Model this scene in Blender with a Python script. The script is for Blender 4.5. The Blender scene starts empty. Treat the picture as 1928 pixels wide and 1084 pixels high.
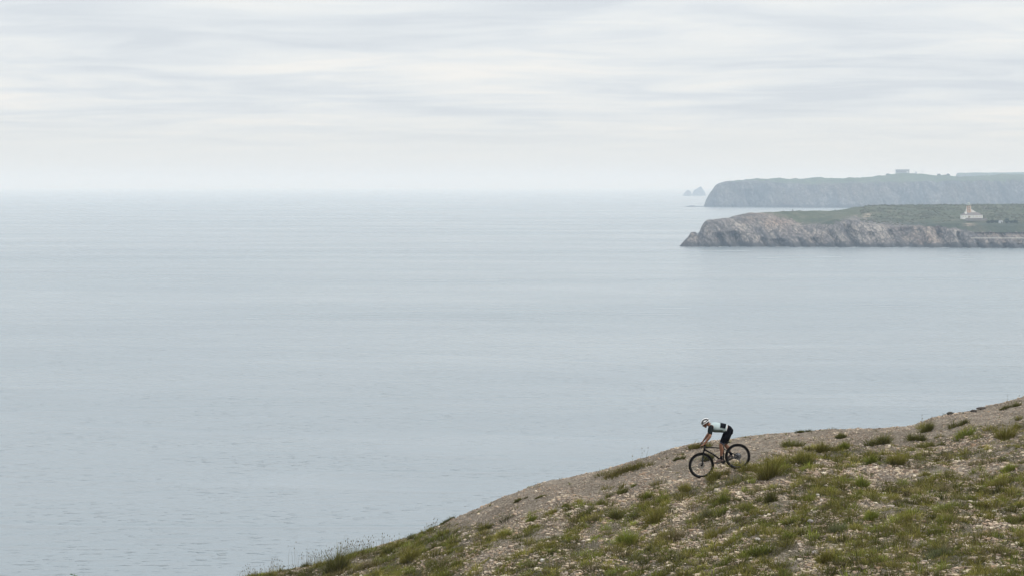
import bpy, bmesh, math
import numpy as np
from mathutils import Vector, Matrix

# ------------------------------------------------------------------ camera, sky, sun, exposure
S = bpy.context.scene
COL = S.collection
F = 3749.0                      # focal length in pixels of the 1928 px wide frame (70 mm on 36 mm)
PITCH = math.atan(194 / F)
CZ = 75.0                       # camera height above the sea in metres

cam = bpy.data.objects.new('camera', bpy.data.cameras.new('camera'))
COL.objects.link(cam)
cam.data.lens = 70.0
cam.data.sensor_width = 36.0
cam.data.clip_start = 0.1
cam.data.clip_end = 120000
cam.location = (0, 0, CZ)
cam.rotation_euler = (math.radians(90) - PITCH, 0, 0)
S.camera = cam

SUN_EL, SUN_AZ = 46.0, 60.0     # degrees; azimuth measured from +Y towards +X
world = bpy.data.worlds.new('World')
S.world = world
world.use_nodes = True
wt = world.node_tree
wt.nodes.clear()


def nn(t, typ, **kw):
    n = t.nodes.new(typ)
    for k, v in kw.items():
        if k.startswith('i_'):
            key = k[2:]
            n.inputs[int(key) if key.isdigit() else key].default_value = v
        else:
            setattr(n, k, v)
    return n


def math_(t, op, a, b=None, clamp=False):
    n = t.nodes.new('ShaderNodeMath')
    n.operation = op
    n.use_clamp = clamp
    for i, x in enumerate((a, b)):
        if x is None:
            continue
        if isinstance(x, (int, float)):
            n.inputs[i].default_value = x
        else:
            t.links.new(x, n.inputs[i])
    return n.outputs[0]


def mix_(t, fac, a, b, blend='MIX'):
    n = t.nodes.new('ShaderNodeMix')
    n.data_type = 'RGBA'
    n.blend_type = blend
    if isinstance(fac, (int, float)):
        n.inputs[0].default_value = fac
    else:
        t.links.new(fac, n.inputs[0])
    for i, x in ((6, a), (7, b)):
        if isinstance(x, tuple):
            n.inputs[i].default_value = (*x, 1) if len(x) == 3 else x
        else:
            t.links.new(x, n.inputs[i])
    return n.outputs[2]


def ramp_(t, fac, stops, interp='LINEAR'):
    n = t.nodes.new('ShaderNodeValToRGB')
    n.color_ramp.interpolation = interp
    el = n.color_ramp.elements
    while len(el) < len(stops):
        el.new(0.5)
    for e, (p, c) in zip(el, stops):
        e.position = p
        e.color = (c, c, c, 1) if isinstance(c, (int, float)) else (*c, 1)
    t.links.new(fac, n.inputs[0])
    return n.outputs[0]


def noise_(t, vec, scale, detail=4, rough=0.55, dist=0.0):
    n = t.nodes.new('ShaderNodeTexNoise')
    n.inputs['Scale'].default_value = scale
    n.inputs['Detail'].default_value = detail
    n.inputs['Roughness'].default_value = rough
    n.inputs['Distortion'].default_value = dist
    t.links.new(vec, n.inputs['Vector'])
    return n.outputs[0]


def mapping_(t, vec, scale=(1, 1, 1), rot=(0, 0, 0), loc=(0, 0, 0)):
    n = t.nodes.new('ShaderNodeMapping')
    n.inputs['Scale'].default_value = scale
    n.inputs['Rotation'].default_value = rot
    n.inputs['Location'].default_value = loc
    t.links.new(vec, n.inputs['Vector'])
    return n.outputs[0]


sky = nn(wt, 'ShaderNodeTexSky')
sky.sky_type = 'NISHITA'
sky.sun_disc = False
sky.sun_elevation = math.radians(SUN_EL)
sky.sun_rotation = math.radians(SUN_AZ)
sky.air_density = 1.0
sky.dust_density = 3.0
tc = nn(wt, 'ShaderNodeTexCoord')
sep = nn(wt, 'ShaderNodeSeparateXYZ')
wt.links.new(tc.outputs['Generated'], sep.inputs[0])
zpos = math_(wt, 'MAXIMUM', sep.outputs[2], 0.0)
zc = math_(wt, 'ADD', zpos, 0.050)
cx = math_(wt, 'DIVIDE', sep.outputs[0], zc)
cy = math_(wt, 'DIVIDE', sep.outputs[1], zc)
comb = nn(wt, 'ShaderNodeCombineXYZ')
wt.links.new(cx, comb.inputs[0])
wt.links.new(cy, comb.inputs[1])
m1 = mapping_(wt, comb.outputs[0], (1.0, 1.25, 1), (0, 0, 0.10), (3.1, 0.4, 0))
n1 = noise_(wt, m1, 1.0, 6, 0.54, 0.8)
m2 = mapping_(wt, comb.outputs[0], (0.70, 0.55, 1), (0, 0, -0.04), (8.0, 2.0, 0))
n2 = noise_(wt, m2, 0.9, 3, 0.5, 0.2)
m3 = mapping_(wt, comb.outputs[0], (2.2, 3.4, 1), (0, 0, 0.03))
n3 = noise_(wt, m3, 1.0, 5, 0.6, 0.6)
cl = math_(wt, 'ADD', math_(wt, 'MULTIPLY', n1, 0.50), math_(wt, 'MULTIPLY', n2, 0.50))
cl = math_(wt, 'ADD', cl, math_(wt, 'MULTIPLY', math_(wt, 'SUBTRACT', n3, 0.5), 0.10))
cloud = ramp_(wt, cl, [(0.38, (0.665, 0.708, 0.752)), (0.47, (0.745, 0.783, 0.812)),
                       (0.54, (0.815, 0.838, 0.842)), (0.64, (0.905, 0.895, 0.862))])
# towards the horizon the cloud deck closes into an even pale cream
hz = ramp_(wt, zpos, [(0.004, 1.0), (0.045, 0.0)], 'EASE')
cloud = mix_(wt, hz, cloud, (0.81, 0.81, 0.772))
# overcast sky: brighter towards the zenith
br = math_(wt, 'ADD', math_(wt, 'MULTIPLY', zpos, 0.95), 1.0)
vm = nn(wt, 'ShaderNodeVectorMath', operation='SCALE')
wt.links.new(cloud, vm.inputs[0])
wt.links.new(math_(wt, 'MULTIPLY', br, 10.0), vm.inputs['Scale'])
skymix = mix_(wt, 0.94, sky.outputs[0], vm.outputs[0])
bg = nn(wt, 'ShaderNodeBackground', i_Strength=0.10)
wt.links.new(skymix, bg.inputs[0])
wo = nn(wt, 'ShaderNodeOutputWorld')
wt.links.new(bg.outputs[0], wo.inputs[0])

sl = bpy.data.lights.new('sun', 'SUN')
sl.energy = 1.5
sl.angle = math.radians(10)
sl.color = (1.0, 0.97, 0.92)
sun = bpy.data.objects.new('sun', sl)
COL.objects.link(sun)
_az = math.radians(SUN_AZ + 60)
_el = math.radians(SUN_EL)
sky.sun_rotation = _az
sd = Vector((math.sin(_az) * math.cos(_el), math.cos(_az) * math.cos(_el), math.sin(_el)))
sun.rotation_euler = sd.to_track_quat('Z', 'Y').to_euler()
sun.location = (0, 0, 200)

vs = S.view_settings
vs.view_transform = 'Standard'
vs.look = 'None'
vs.gamma = 1.0
vs.exposure = 0.0
vs.use_curve_mapping = False
S.cycles.volume_bounces = 1
S.cycles.max_bounces = 6
S.cycles.diffuse_bounces = 3
S.cycles.use_denoising = True
S.cycles.denoising_input_passes = 'RGB_ALBEDO_NORMAL'
S.cycles.denoising_prefilter = 'ACCURATE'
S.cycles.use_adaptive_sampling = False
S.render.filter_size = 1.1

rng = np.random.default_rng(7)


# ------------------------------------------------------------------ helpers
def W(px, py, d):
    """the point a pixel of the photograph shows, at world distance Y = d"""
    xc = (px - 964) / F
    yc = -(py - 542) / F
    dy = math.cos(PITCH) + yc * math.sin(PITCH)
    dz = -math.sin(PITCH) + yc * math.cos(PITCH)
    return Vector((xc * d / dy, d, CZ + dz * d / dy))


_perm = np.random.default_rng(3).permutation(256)
_perm = np.concatenate([_perm, _perm, _perm])
_ga = np.random.default_rng(4).uniform(0, 2 * math.pi, 256)
_gx, _gy = np.cos(_ga), np.sin(_ga)


def perlin(x, y):
    x = np.asarray(x, float)
    y = np.asarray(y, float)
    xi = np.floor(x).astype(int)
    yi = np.floor(y).astype(int)
    xf, yf = x - xi, y - yi
    u = xf * xf * xf * (xf * (xf * 6 - 15) + 10)
    v = yf * yf * yf * (yf * (yf * 6 - 15) + 10)

    def g(ix, iy, fx, fy):
        h = _perm[_perm[ix & 255] + (iy & 255)]
        return _gx[h] * fx + _gy[h] * fy
    a = g(xi, yi, xf, yf)
    b = g(xi + 1, yi, xf - 1, yf)
    c = g(xi, yi + 1, xf, yf - 1)
    d = g(xi + 1, yi + 1, xf - 1, yf - 1)
    return (a * (1 - u) + b * u) * (1 - v) + (c * (1 - u) + d * u) * v


def fbm(x, y, oct=4, gain=0.5):
    s, a, f = 0, 1.0, 1.0
    for k in range(oct):
        s = s + a * perlin(x * f + 17.3 * k, y * f - 9.1 * k)
        a *= gain
        f *= 2.03
    return s


def ridged(x, y, oct=4, gain=0.5):
    s, a, f = 0, 1.0, 1.0
    for k in range(oct):
        s = s + a * (1 - 2.2 * np.abs(perlin(x * f + 31.7 * k, y * f + 5.3 * k)))
        a *= gain
        f *= 2.1
    return s


def sstep(a, b, x):
    t = np.clip((np.asarray(x, float) - a) / (b - a), 0, 1)
    return t * t * (3 - 2 * t)


def rootloc(o):
    p = Vector((0, 0, 0))
    while o is not None:
        p += o.location
        o = o.parent
    return p


def mesh_np(name, verts, faces_flat, nper, mat, smooth=True, parent=None, colors=None):
    """link a mesh from numpy arrays; all faces have nper corners"""
    verts = np.asarray(verts, np.float64)
    if parent is not None:
        verts = verts - np.array(rootloc(parent))
    me = bpy.data.meshes.new(name)
    nf = len(faces_flat) // nper
    me.vertices.add(len(verts))
    me.vertices.foreach_set('co', verts.astype(np.float32).ravel())
    me.loops.add(len(faces_flat))
    me.loops.foreach_set('vertex_index', np.asarray(faces_flat, np.int32))
    me.polygons.add(nf)
    me.polygons.foreach_set('loop_start', np.arange(nf, dtype=np.int32) * nper)
    me.polygons.foreach_set('loop_total', np.full(nf, nper, np.int32))
    me.polygons.foreach_set('use_smooth', np.full(nf, smooth))
    me.update(calc_edges=True)
    if colors is not None:
        ca = me.color_attributes.new('Col', 'FLOAT_COLOR', 'POINT')
        c4 = np.ones((len(verts), 4), np.float32)
        c4[:, :3] = colors
        ca.data.foreach_set('color', c4.ravel())
    me.materials.append(mat)
    o = bpy.data.objects.new(name, me)
    COL.objects.link(o)
    o.parent = parent
    return o


def obj(name, bm, mat, parent=None, smooth=True):
    """link a bmesh (in world coordinates) as ONE mesh object"""
    if parent is not None:
        bmesh.ops.translate(bm, verts=bm.verts, vec=-rootloc(parent))
    me = bpy.data.meshes.new(name)
    bmesh.ops.recalc_face_normals(bm, faces=bm.faces)
    bm.to_mesh(me)
    bm.free()
    for p in me.polygons:
        p.use_smooth = smooth
    me.materials.append(mat)
    o = bpy.data.objects.new(name, me)
    COL.objects.link(o)
    o.parent = parent
    return o


def tag(o, label=None, cat=None, group=None, kind=None):
    if label:
        o['label'] = label
    if cat:
        o['category'] = cat
    if group:
        o['group'] = group
    if kind:
        o['kind'] = kind
    return o


def thing(name, loc, label, cat, group=None):
    o = bpy.data.objects.new(name, None)
    o.empty_display_size = 0.2
    COL.objects.link(o)
    o.location = loc
    return tag(o, label, cat, group)


def mat(name, color, rough=0.7, spec=0.3, metallic=0.0):
    m = bpy.data.materials.new(name)
    m.use_nodes = True
    b = m.node_tree.nodes['Principled BSDF']
    b.inputs['Base Color'].default_value = (*color, 1)
    b.inputs['Roughness'].default_value = rough
    b.inputs['Specular IOR Level'].default_value = spec
    b.inputs['Metallic'].default_value = metallic
    return m


def mat_noise(name, c0, c1, scale, rough=0.75, spec=0.25, bump=0.0, bscale=None, detail=5):
    m = mat(name, c0, rough, spec)
    t = m.node_tree
    b = t.nodes['Principled BSDF']
    tc = nn(t, 'ShaderNodeTexCoord')
    n = noise_(t, tc.outputs['Object'], scale, detail, 0.6)
    c = ramp_(t, n, [(0.35, c0), (0.65, c1)])
    t.links.new(c, b.inputs['Base Color'])
    if bump:
        bp = nn(t, 'ShaderNodeBump', i_Strength=0.6, i_Distance=bump)
        t.links.new(noise_(t, tc.outputs['Object'], bscale or scale * 3, 4, 0.6), bp.inputs['Height'])
        t.links.new(bp.outputs[0], b.inputs['Normal'])
    return m


def loft(bm, secs, n=14, lat=Vector((0, 1, 0)), cap=True):
    """secs: list of (centre, r_lateral, r_other); rings around the path"""
    rings = []
    m = len(secs)
    for i, (c, ra, rb) in enumerate(secs):
        a = secs[max(i - 1, 0)][0]
        b = secs[min(i + 1, m - 1)][0]
        t = (b - a)
        t = t.normalized() if t.length > 1e-9 else Vector((0, 0, 1))
        l = lat - t * lat.dot(t)
        if l.length < 1e-3:
            l = Vector((0, 0, 1)) - t * t.z
            if l.length < 1e-3:
                l = Vector((1, 0, 0)) - t * t.x
        l.normalize()
        o = t.cross(l)
        rings.append([bm.verts.new(c + l * (ra * math.cos(2 * math.pi * k / n)) + o * (rb * math.sin(2 * math.pi * k / n))) for k in range(n)])
    for r0, r1 in zip(rings, rings[1:]):
        for k in range(n):
            bm.faces.new((r0[k], r0[(k + 1) % n], r1[(k + 1) % n], r1[k]))
    if cap:
        bm.faces.new(rings[0][::-1])
        bm.faces.new(rings[-1])
    return bm


def tube(bm, pts, r, n=10, lat=Vector((0, 1, 0))):
    rr = r if isinstance(r, (list, tuple)) else [r] * len(pts)
    return loft(bm, [(Vector(p), q, q) for p, q in zip(pts, rr)], n, lat)


def ellipsoid(bm, c, ax, ay, az, seg=16, ring=10):
    """ax, ay, az are full axis vectors (half lengths)"""
    r = bmesh.ops.create_uvsphere(bm, u_segments=seg, v_segments=ring, radius=1.0)
    for v in r['verts']:
        p = v.co.copy()
        v.co = c + ax * p.x + ay * p.y + az * p.z
    return r['verts']


def box(bm, c, sx, sy, sz, rz=0.0, bevel=0.0):
    r = bmesh.ops.create_cube(bm, size=1.0)
    M = Matrix.Translation(Vector(c)) @ Matrix.Rotation(rz, 4, 'Z') @ Matrix.Diagonal((sx, sy, sz, 1))
    for v in r['verts']:
        v.co = M @ v.co
    if bevel:
        es = list({e for v in r['verts'] for e in v.link_edges})
        bmesh.ops.bevel(bm, geom=es, offset=bevel, segments=1, affect='EDGES')
    return bm


def NB():
    return bmesh.new()


# ------------------------------------------------------------------ sea
def sea_material():
    m = mat('sea water', (0.15, 0.19, 0.205), 0.22, 0.5)
    t = m.node_tree
    b = t.nodes['Principled BSDF']
    b.inputs['IOR'].default_value = 1.33
    geo = nn(t, 'ShaderNodeNewGeometry')
    pos = geo.outputs['Position']
    # slow patches of smoother and rougher water, wide and shallow as seen from the hill
    mp = mapping_(t, pos, (0.0016, 0.006, 1), (0, 0, 0.06))
    patch = noise_(t, mp, 1.0, 5, 0.6, 0.4)
    mp2 = mapping_(t, pos, (0.0007, 0.0028, 1), (0, 0, -0.05))
    patch2 = noise_(t, mp2, 1.0, 4, 0.55, 0.5)
    c = mix_(t, ramp_(t, patch2, [(0.35, 0.0), (0.65, 1.0)]), (0.192, 0.235, 0.262), (0.206, 0.246, 0.272))
    t.links.new(c, b.inputs['Base Color'])
    r = ramp_(t, patch, [(0.3, 0.17), (0.7, 0.30)])
    t.links.new(r, b.inputs['Roughness'])
    # waves: swell, sparse steep wavelets, ripples
    a1 = mapping_(t, pos, (0.05, 0.14, 1), (0, 0, 0.10))
    w1 = noise_(t, a1, 1.0, 3, 0.5, 0.3)
    a2 = mapping_(t, pos, (0.26, 0.62, 1), (0, 0, -0.06))
    w2 = noise_(t, a2, 1.0, 2, 0.5, 0.2)
    a2b = mapping_(t, pos, (0.02, 0.035, 1), (0, 0, 0.3))
    gust = ramp_(t, noise_(t, a2b, 1.0, 3, 0.6, 0.3), [(0.40, 0.12), (0.62, 1.0)])
    a3 = mapping_(t, pos, (1.1, 2.4, 1), (0, 0, 0.2))
    w3 = noise_(t, a3, 1.0, 3, 0.6, 0.2)
    w2s = ramp_(t, w2, [(0.59, 0.0), (0.76, 1.0)], 'EASE')
    h = math_(t, 'ADD', math_(t, 'MULTIPLY', w1, 1.3), math_(t, 'MULTIPLY', math_(t, 'MULTIPLY', w2s, gust), 0.85))
    h = math_(t, 'ADD', h, math_(t, 'MULTIPLY', w3, 0.09))
    h = math_(t, 'MULTIPLY', h, ramp_(t, patch, [(0.3, 0.75), (0.7, 1.05)]))
    # thin slicks where the current smooths the surface
    sn = noise_(t, mapping_(t, pos, (0.0011, 0.0052, 1), (0, 0, 0.05)), 1.0, 3, 0.5, 0.6)
    slick = ramp_(t, math_(t, 'ABSOLUTE', math_(t, 'SUBTRACT', sn, 0.5)), [(0.0, 0.35), (0.022, 1.0)], 'EASE')
    h = math_(t, 'MULTIPLY', h, slick)
    bp = nn(t, 'ShaderNodeBump', i_Strength=1.0, i_Distance=1.0)
    t.links.new(h, bp.inputs['Height'])
    t.links.new(bp.outputs[0], b.inputs['Normal'])
    return m


bm = NB()
xs = [-30000, -4000, -600, 0, 600, 4000, 30000]
ys = [-1500, 0, 400, 1200, 4000, 12000, 39000]
vv = [[bm.verts.new((x, y, 0)) for x in xs] for y in ys]
for j in range(len(ys) - 1):
    for i in range(len(xs) - 1):
        bm.faces.new((vv[j][i], vv[j][i + 1], vv[j + 1][i + 1], vv[j + 1][i]))
sea = obj('sea', bm, sea_material(), smooth=False)
tag(sea, 'wide calm grey blue sea reaching a misty horizon', kind='structure')

# ------------------------------------------------------------------ haze
bm = NB()
box(bm, (0, 18900, 90), 61000, 41200, 202)
hm = bpy.data.materials.new('air haze')
hm.use_nodes = True
ht = hm.node_tree
ht.nodes.clear()
pv = nn(ht, 'ShaderNodeVolumePrincipled')
pv.inputs['Color'].default_value = (0.68, 0.83, 1.0, 1)
pv.inputs['Absorption Color'].default_value = (1, 1, 1, 1)
pv.inputs['Density'].default_value = 1.08e-4
pv.inputs['Anisotropy'].default_value = 0.0
mo = nn(ht, 'ShaderNodeOutputMaterial')
ht.links.new(pv.outputs[0], mo.inputs['Volume'])
haze = obj('haze', bm, hm, smooth=False)
tag(haze, 'thin sea mist paling the distant headlands', kind='stuff')

# ------------------------------------------------------------------ foreground hillside
SIL = [(0, 1260), (200, 1190), (380, 1118), (470, 1086), (560, 1070), (640, 1050), (720, 1026), (800, 1001),
       (850, 979), (900, 957), (960, 932), (1000, 916), (1040, 904), (1100, 894), (1150, 882), (1200, 866),
       (1260, 848), (1300, 838), (1330, 833), (1380, 827), (1450, 818), (1520, 813), (1580, 809), (1670, 806.5),
       (1730, 798), (1765, 787), (1800, 779), (1850, 769), (1928, 748), (2100, 700), (2600, 560)]
YC = 63.0
_rx, _rz = [], []
for px, py in SIL:
    p = W(px, py, YC)
    _rx.append(p.x)
    _rz.append(p.z - CZ)
_rx = [-400, -120, -40] + _rx + [60, 200, 500]
_rz = [-75 - 8, -62, -26] + _rz + [1.0, 8.0, 12.0]
_rx, _rz = np.array(_rx), np.array(_rz)

BX0, BY0 = 5.9, 57.0             # the bicycle stands here


def BP(u, v, c=0.0):
    """bicycle / rider point: u, v measured on an enlargement of the photo, c metres towards the camera"""
    p = W(1270 + u / 7.741, 770 + v / 7.743, BY0)
    a = p.x - BX0
    ya = math.radians(5)
    return Vector((BX0 + a * math.cos(ya) - c * math.sin(ya), BY0 + a * math.sin(ya) - c * math.cos(ya) * 1.0, p.z))


PXS = math.cos(math.radians(5)), math.sin(math.radians(5))
FH, RH = BP(388, 812), BP(925, 687)
WR = 0.372
CF, CR = FH - Vector((0, 0, WR)), RH - Vector((0, 0, WR))


def hill(x, y, detail=True):
    x = np.asarray(x, float)
    y = np.asarray(y, float)
    # smooth interpolation of the ridge line
    zr = (np.interp(x - 0.5, _rx, _rz) + np.interp(x, _rx, _rz) * 2 + np.interp(x + 0.5, _rx, _rz)) / 4
    yc = YC + 0.0 * x
    d = y - yc
    back = np.where(d > 0, -0.045 * np.clip(d, 0, 9) ** 2 - 0.81 * np.clip(d - 9, 0, None), 0)
    front = np.where(d < 0, -0.09 * (1 - np.exp(d / 3.0)), 0)
    z = zr + back + front
    # gentle swells and ledges on the flank
    amp = sstep(YC - 0.5, YC - 7, y) * 0.75 + 0.25
    z = z + amp * (0.17 * fbm(x * 0.33, y * 0.22, 3) + 0.15 * fbm(x * 0.9 + 40, y * 0.5, 3))
    # the knoll the photographer stands on
    zk = np.interp(y, [-40, 0, 5, 12, 20, 30, 45], [-4, -1.65, -2.0, -2.85, -4.9, -7.6, -12]) - 0.004 * np.abs(x) ** 1.7 * np.where(x < 0, 1.0, 0.2)
    w = sstep(18, 38, y)
    z = zk * (1 - w) + z * w
    z = np.maximum(z, -75 - 6)
    # the wheels' line
    ax, ay, bx, by = CF.x, CF.y, CR.x, CR.y
    L2 = (bx - ax) ** 2 + (by - ay) ** 2
    t = ((x - ax) * (bx - ax) + (y - ay) * (by - ay)) / L2
    tcl = np.clip(t, -0.25, 1.2)
    dd = np.hypot(x - (ax + tcl * (bx - ax)), y - (ay + tcl * (by - ay)))
    wl = np.exp(-(dd / 0.55) ** 2)
    zl = (CF.z - CZ) + tcl * (CR.z - CF.z) + 0.012
    z = z * (1 - wl) + zl * wl
    if detail:
        k = (1 - 0.85 * wl)
        rough = 0.55 + 0.45 * sstep(YC - 1.5, YC - 9, y)
        z = z + k * rough * (0.085 * fbm(x * 1.5 + 9, y * 1.1, 4, 0.6) + 0.028 * ridged(x * 4.0, y * 3.0, 3, 0.6))
    return z + CZ


for _it in range(4):
    yy = np.linspace(40, 80, 500)
    for i, (px, py) in enumerate(SIL):
        xx = (px - 964) / F * yy
        z = hill(xx, yy, False) - CZ
        dyc = math.cos(PITCH)
        th = np.arctan2(z, yy) + PITCH
        pa = 542 - F * np.tan(th)
        k = int(np.argmin(pa))
        _rz[i + 3] -= 0.8 * (py - pa[k]) * yy[k] / F


def graded(lo, hi, step, out_lo, out_hi, grow=1.12):
    mid = list(np.arange(lo, hi + step / 2, step))
    a, s = [], step
    p = lo
    while p > out_lo:
        s *= grow
        p -= s
        a.append(p)
    b, s = [], step
    p = mid[-1]
    while p < out_hi:
        s *= grow
        p += s
        b.append(p)
    return np.array(a[::-1] + mid + b)


gx = graded(-9.0, 17.0, 0.075, -260, 420)
gy = graded(36.0, 67.0, 0.085, -60, 420)
GX, GY = np.meshgrid(gx, gy)
GZ = hill(GX, GY)


def grid_faces(nx, ny):
    i, j = np.meshgrid(np.arange(nx - 1), np.arange(ny - 1))
    a = (j * nx + i).ravel()
    return np.stack([a, a + 1, a + 1 + nx, a + nx], 1).ravel()


def veg_density(x, y):
    """0 bare gravel .. 1 thick growth"""
    pxx = 964 + F * x / y
    n = fbm(x * 0.55 + 3, y * 0.32 + 8, 4, 0.55) * 0.9 + fbm(x * 1.6, y * 0.9 + 60, 3) * 0.35
    bare_y = np.interp(x, [-9, -3.2, -1.6, 0, 4, 8, 10, 17], [70, 68, 62.3, 59.2, 58.6, 60.0, 60.6, 60.6])
    k = 0.11 + 0.89 * sstep(bare_y + 1.0, bare_y - 2.8, y)
    dense = 0.66 + 0.34 * sstep(55, 45, y) + 0.2 * sstep(3, -4, x)
    return np.clip((n * 1.15 + dense) * k, 0, 1)


def ground_material():
    m = mat('gravelly hillside soil', (0.2, 0.17, 0.14), 0.95, 0.1)
    t = m.node_tree
    b = t.nodes['Principled BSDF']
    geo = nn(t, 'ShaderNodeNewGeometry')
    pos = geo.outputs['Position']
    big = noise_(t, pos, 0.35, 4, 0.6, 0.4)
    c = ramp_(t, big, [(0.36, (0.070, 0.053, 0.040)), (0.47, (0.205, 0.170, 0.134)), (0.60, (0.31, 0.264, 0.212))])
    med = noise_(t, pos, 2.2, 5, 0.65, 0.3)
    c = mix_(t, ramp_(t, med, [(0.40, 0.75), (0.58, 0.0)]), c, (0.060, 0.045, 0.032))
    vo = nn(t, 'ShaderNodeTexVoronoi', i_Scale=24.0)
    t.links.new(pos, vo.inputs['Vector'])
    sepc = nn(t, 'ShaderNodeSeparateColor')
    t.links.new(vo.outputs['Color'], sepc.inputs[0])
    peb = ramp_(t, sepc.outputs[0], [(0.0, (0.075, 0.057, 0.043)), (0.4, (0.19, 0.158, 0.126)), (0.75, (0.31, 0.265, 0.214)), (1.0, (0.47, 0.41, 0.335))])
    c = mix_(t, 0.55, c, peb)
    fine = noise_(t, pos, 40, 3, 0.7)
    c = mix_(t, 0.6, c, ramp_(t, fine, [(0.3, 0.35), (0.7, 0.75)]), 'OVERLAY')
    # thin moss and lichen where the growth is thick, darkened as painted shade
    at = nn(t, 'ShaderNodeAttribute', attribute_name='Col')
    moss_shade_n = noise_(t, pos, 5.0, 4, 0.65)
    mf = math_(t, 'MULTIPLY', at.outputs['Fac'], ramp_(t, moss_shade_n, [(0.36, 0.0), (0.52, 0.95)]), True)
    c = mix_(t, mf, c, (0.060, 0.056, 0.030))
    t.links.new(c, b.inputs['Base Color'])
    bp = nn(t, 'ShaderNodeBump', i_Strength=0.9, i_Distance=0.05)
    hh = math_(t, 'SUBTRACT', math_(t, 'MULTIPLY', med, 0.6), vo.outputs['Distance'])
    t.links.new(hh, bp.inputs['Height'])
    t.links.new(bp.outputs[0], b.inputs['Normal'])
    return m


vd = veg_density(GX.ravel(), np.maximum(GY.ravel(), 20.0))
gcol = np.repeat(vd[:, None], 3, 1)
hillside = mesh_np('hillside', np.stack([GX.ravel(), GY.ravel(), GZ.ravel()], 1), grid_faces(len(gx), len(gy)), 4,
                   ground_material(), True, None, gcol)
tag(hillside, 'stony brown hillside sloping down to the left above the sea', kind='structure')


def G(px, py):
    """where the ray of a photo pixel meets the hillside"""
    y = np.linspace(34, 72, 1500)
    xc = (px - 964) / F
    yc = -(py - 542) / F
    dy = math.cos(PITCH) + yc * math.sin(PITCH)
    dz = -math.sin(PITCH) + yc * math.cos(PITCH)
    x = xc * y / dy
    z = CZ + dz * y / dy
    g = hill(x, y, False)
    hit = np.nonzero(z <= g)[0]
    if len(hit):
        i = hit[0]
    else:
        i = int(np.argmin((z - g)[(y > 40) & (y < 66)]) + np.argmax(y > 40))
    return float(x[i]), float(y[i])


# ------------------------------------------------------------------ stones and gravel
def stone_material(name):
    m = mat(name, (0.4, 0.36, 0.3), 0.9, 0.15)
    t = m.node_tree
    b = t.nodes['Principled BSDF']
    at = nn(t, 'ShaderNodeAttribute', attribute_name='Col')
    geo = nn(t, 'ShaderNodeNewGeometry')
    n = noise_(t, geo.outputs['Position'], 60, 3, 0.6)
    c = mix_(t, 0.35, at.outputs['Color'], ramp_(t, n, [(0.3, 0.25), (0.7, 0.8)]), 'OVERLAY')
    t.links.new(c, b.inputs['Base Color'])
    return m


def visible_points(n, seed, fn):
    """random points on the part of the hill in view, thinned by fn(x, y) in 0..1"""
    r = np.random.default_rng(seed)
    out = []
    tot = 0
    while tot < n:
        y = r.uniform(35.5, 66.5, 60000)
        x = r.uniform(-9.5, 17.5, 60000)
        px = 964 + F * x / y
        k = (px > 350) & (px < 2050)
        x, y = x[k], y[k]
        z = hill(x, y, False) - CZ
        k = (z / y > -0.216)
        x, y = x[k], y[k]
        k = r.random(len(x)) < fn(x, y)
        p = np.stack([x[k], y[k]], 1)
        out.append(p)
        tot += len(p)
    return np.concatenate(out)[:n]


STONE_PAL = np.array([(0.50, 0.44, 0.37), (0.40, 0.33, 0.28), (0.30, 0.255, 0.225), (0.225, 0.185, 0.16),
                      (0.36, 0.33, 0.31), (0.60, 0.56, 0.49), (0.34, 0.26, 0.20), (0.15, 0.12, 0.105)])


def gravel(name, pts, rad, seed, label, palw, bright=0.98, blocky=False):
    r = np.random.default_rng(seed)
    n = len(pts)
    z = hill(pts[:, 0], pts[:, 1])
    if blocky:
        base = np.array([(a, b, c) for c in (-0.7, 0.6) for a, b in ((-0.85, -0.7), (0.85, -0.7), (0.85, 0.7), (-0.85, 0.7))], float)
        tri = np.array([(4, 5, 6), (4, 6, 7), (0, 1, 5), (0, 5, 4), (1, 2, 6), (1, 6, 5), (2, 3, 7), (2, 7, 6), (3, 0, 4), (3, 4, 7)])
    else:
        base = np.array([(1, 0, 0), (0, 1, 0), (-1, 0, 0), (0, -1, 0), (0, 0, 1), (0, 0, -1)], float)
        tri = np.array([(0, 1, 4), (1, 2, 4), (2, 3, 4), (3, 0, 4), (1, 0, 5), (2, 1, 5), (3, 2, 5), (0, 3, 5)])
    nv = len(base)
    s = rad * np.exp(r.normal(0, 0.5, n))
    s = np.clip(s, 0.008, 0.075)
    loc = base[None] * (1 + r.uniform(-0.35, 0.25, (n, nv, 3))) + r.uniform(-0.22, 0.22, (n, nv, 3))
    loc = loc * s[:, None, None]
    loc[:, :, 0] *= r.uniform(0.8, 1.5, n)[:, None]
    loc[:, :, 2] *= r.uniform(0.35, 0.75, n)[:, None]
    a = r.uniform(0, 6.28, n)
    ca, sa = np.cos(a)[:, None], np.sin(a)[:, None]
    x = loc[:, :, 0] * ca - loc[:, :, 1] * sa + pts[:, 0][:, None]
    y = loc[:, :, 0] * sa + loc[:, :, 1] * ca + pts[:, 1][:, None]
    zz = loc[:, :, 2] + (z + s * 0.12)[:, None]
    V = np.stack([x, y, zz], 2).reshape(-1, 3)
    Fc = (tri[None] + (np.arange(n) * nv)[:, None, None]).ravel()
    ci = r.choice(len(STONE_PAL), n, p=np.array(palw) / sum(palw))
    col = bright * STONE_PAL[ci] * np.array([1.08, 1.0, 0.88]) * r.uniform(0.75, 1.15, (n, 1))
    col = np.repeat(col, nv, 0)
    o = mesh_np(name, V, Fc, 3, stone_mat, False, None, col)
    return tag(o, label, kind='stuff')


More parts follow.
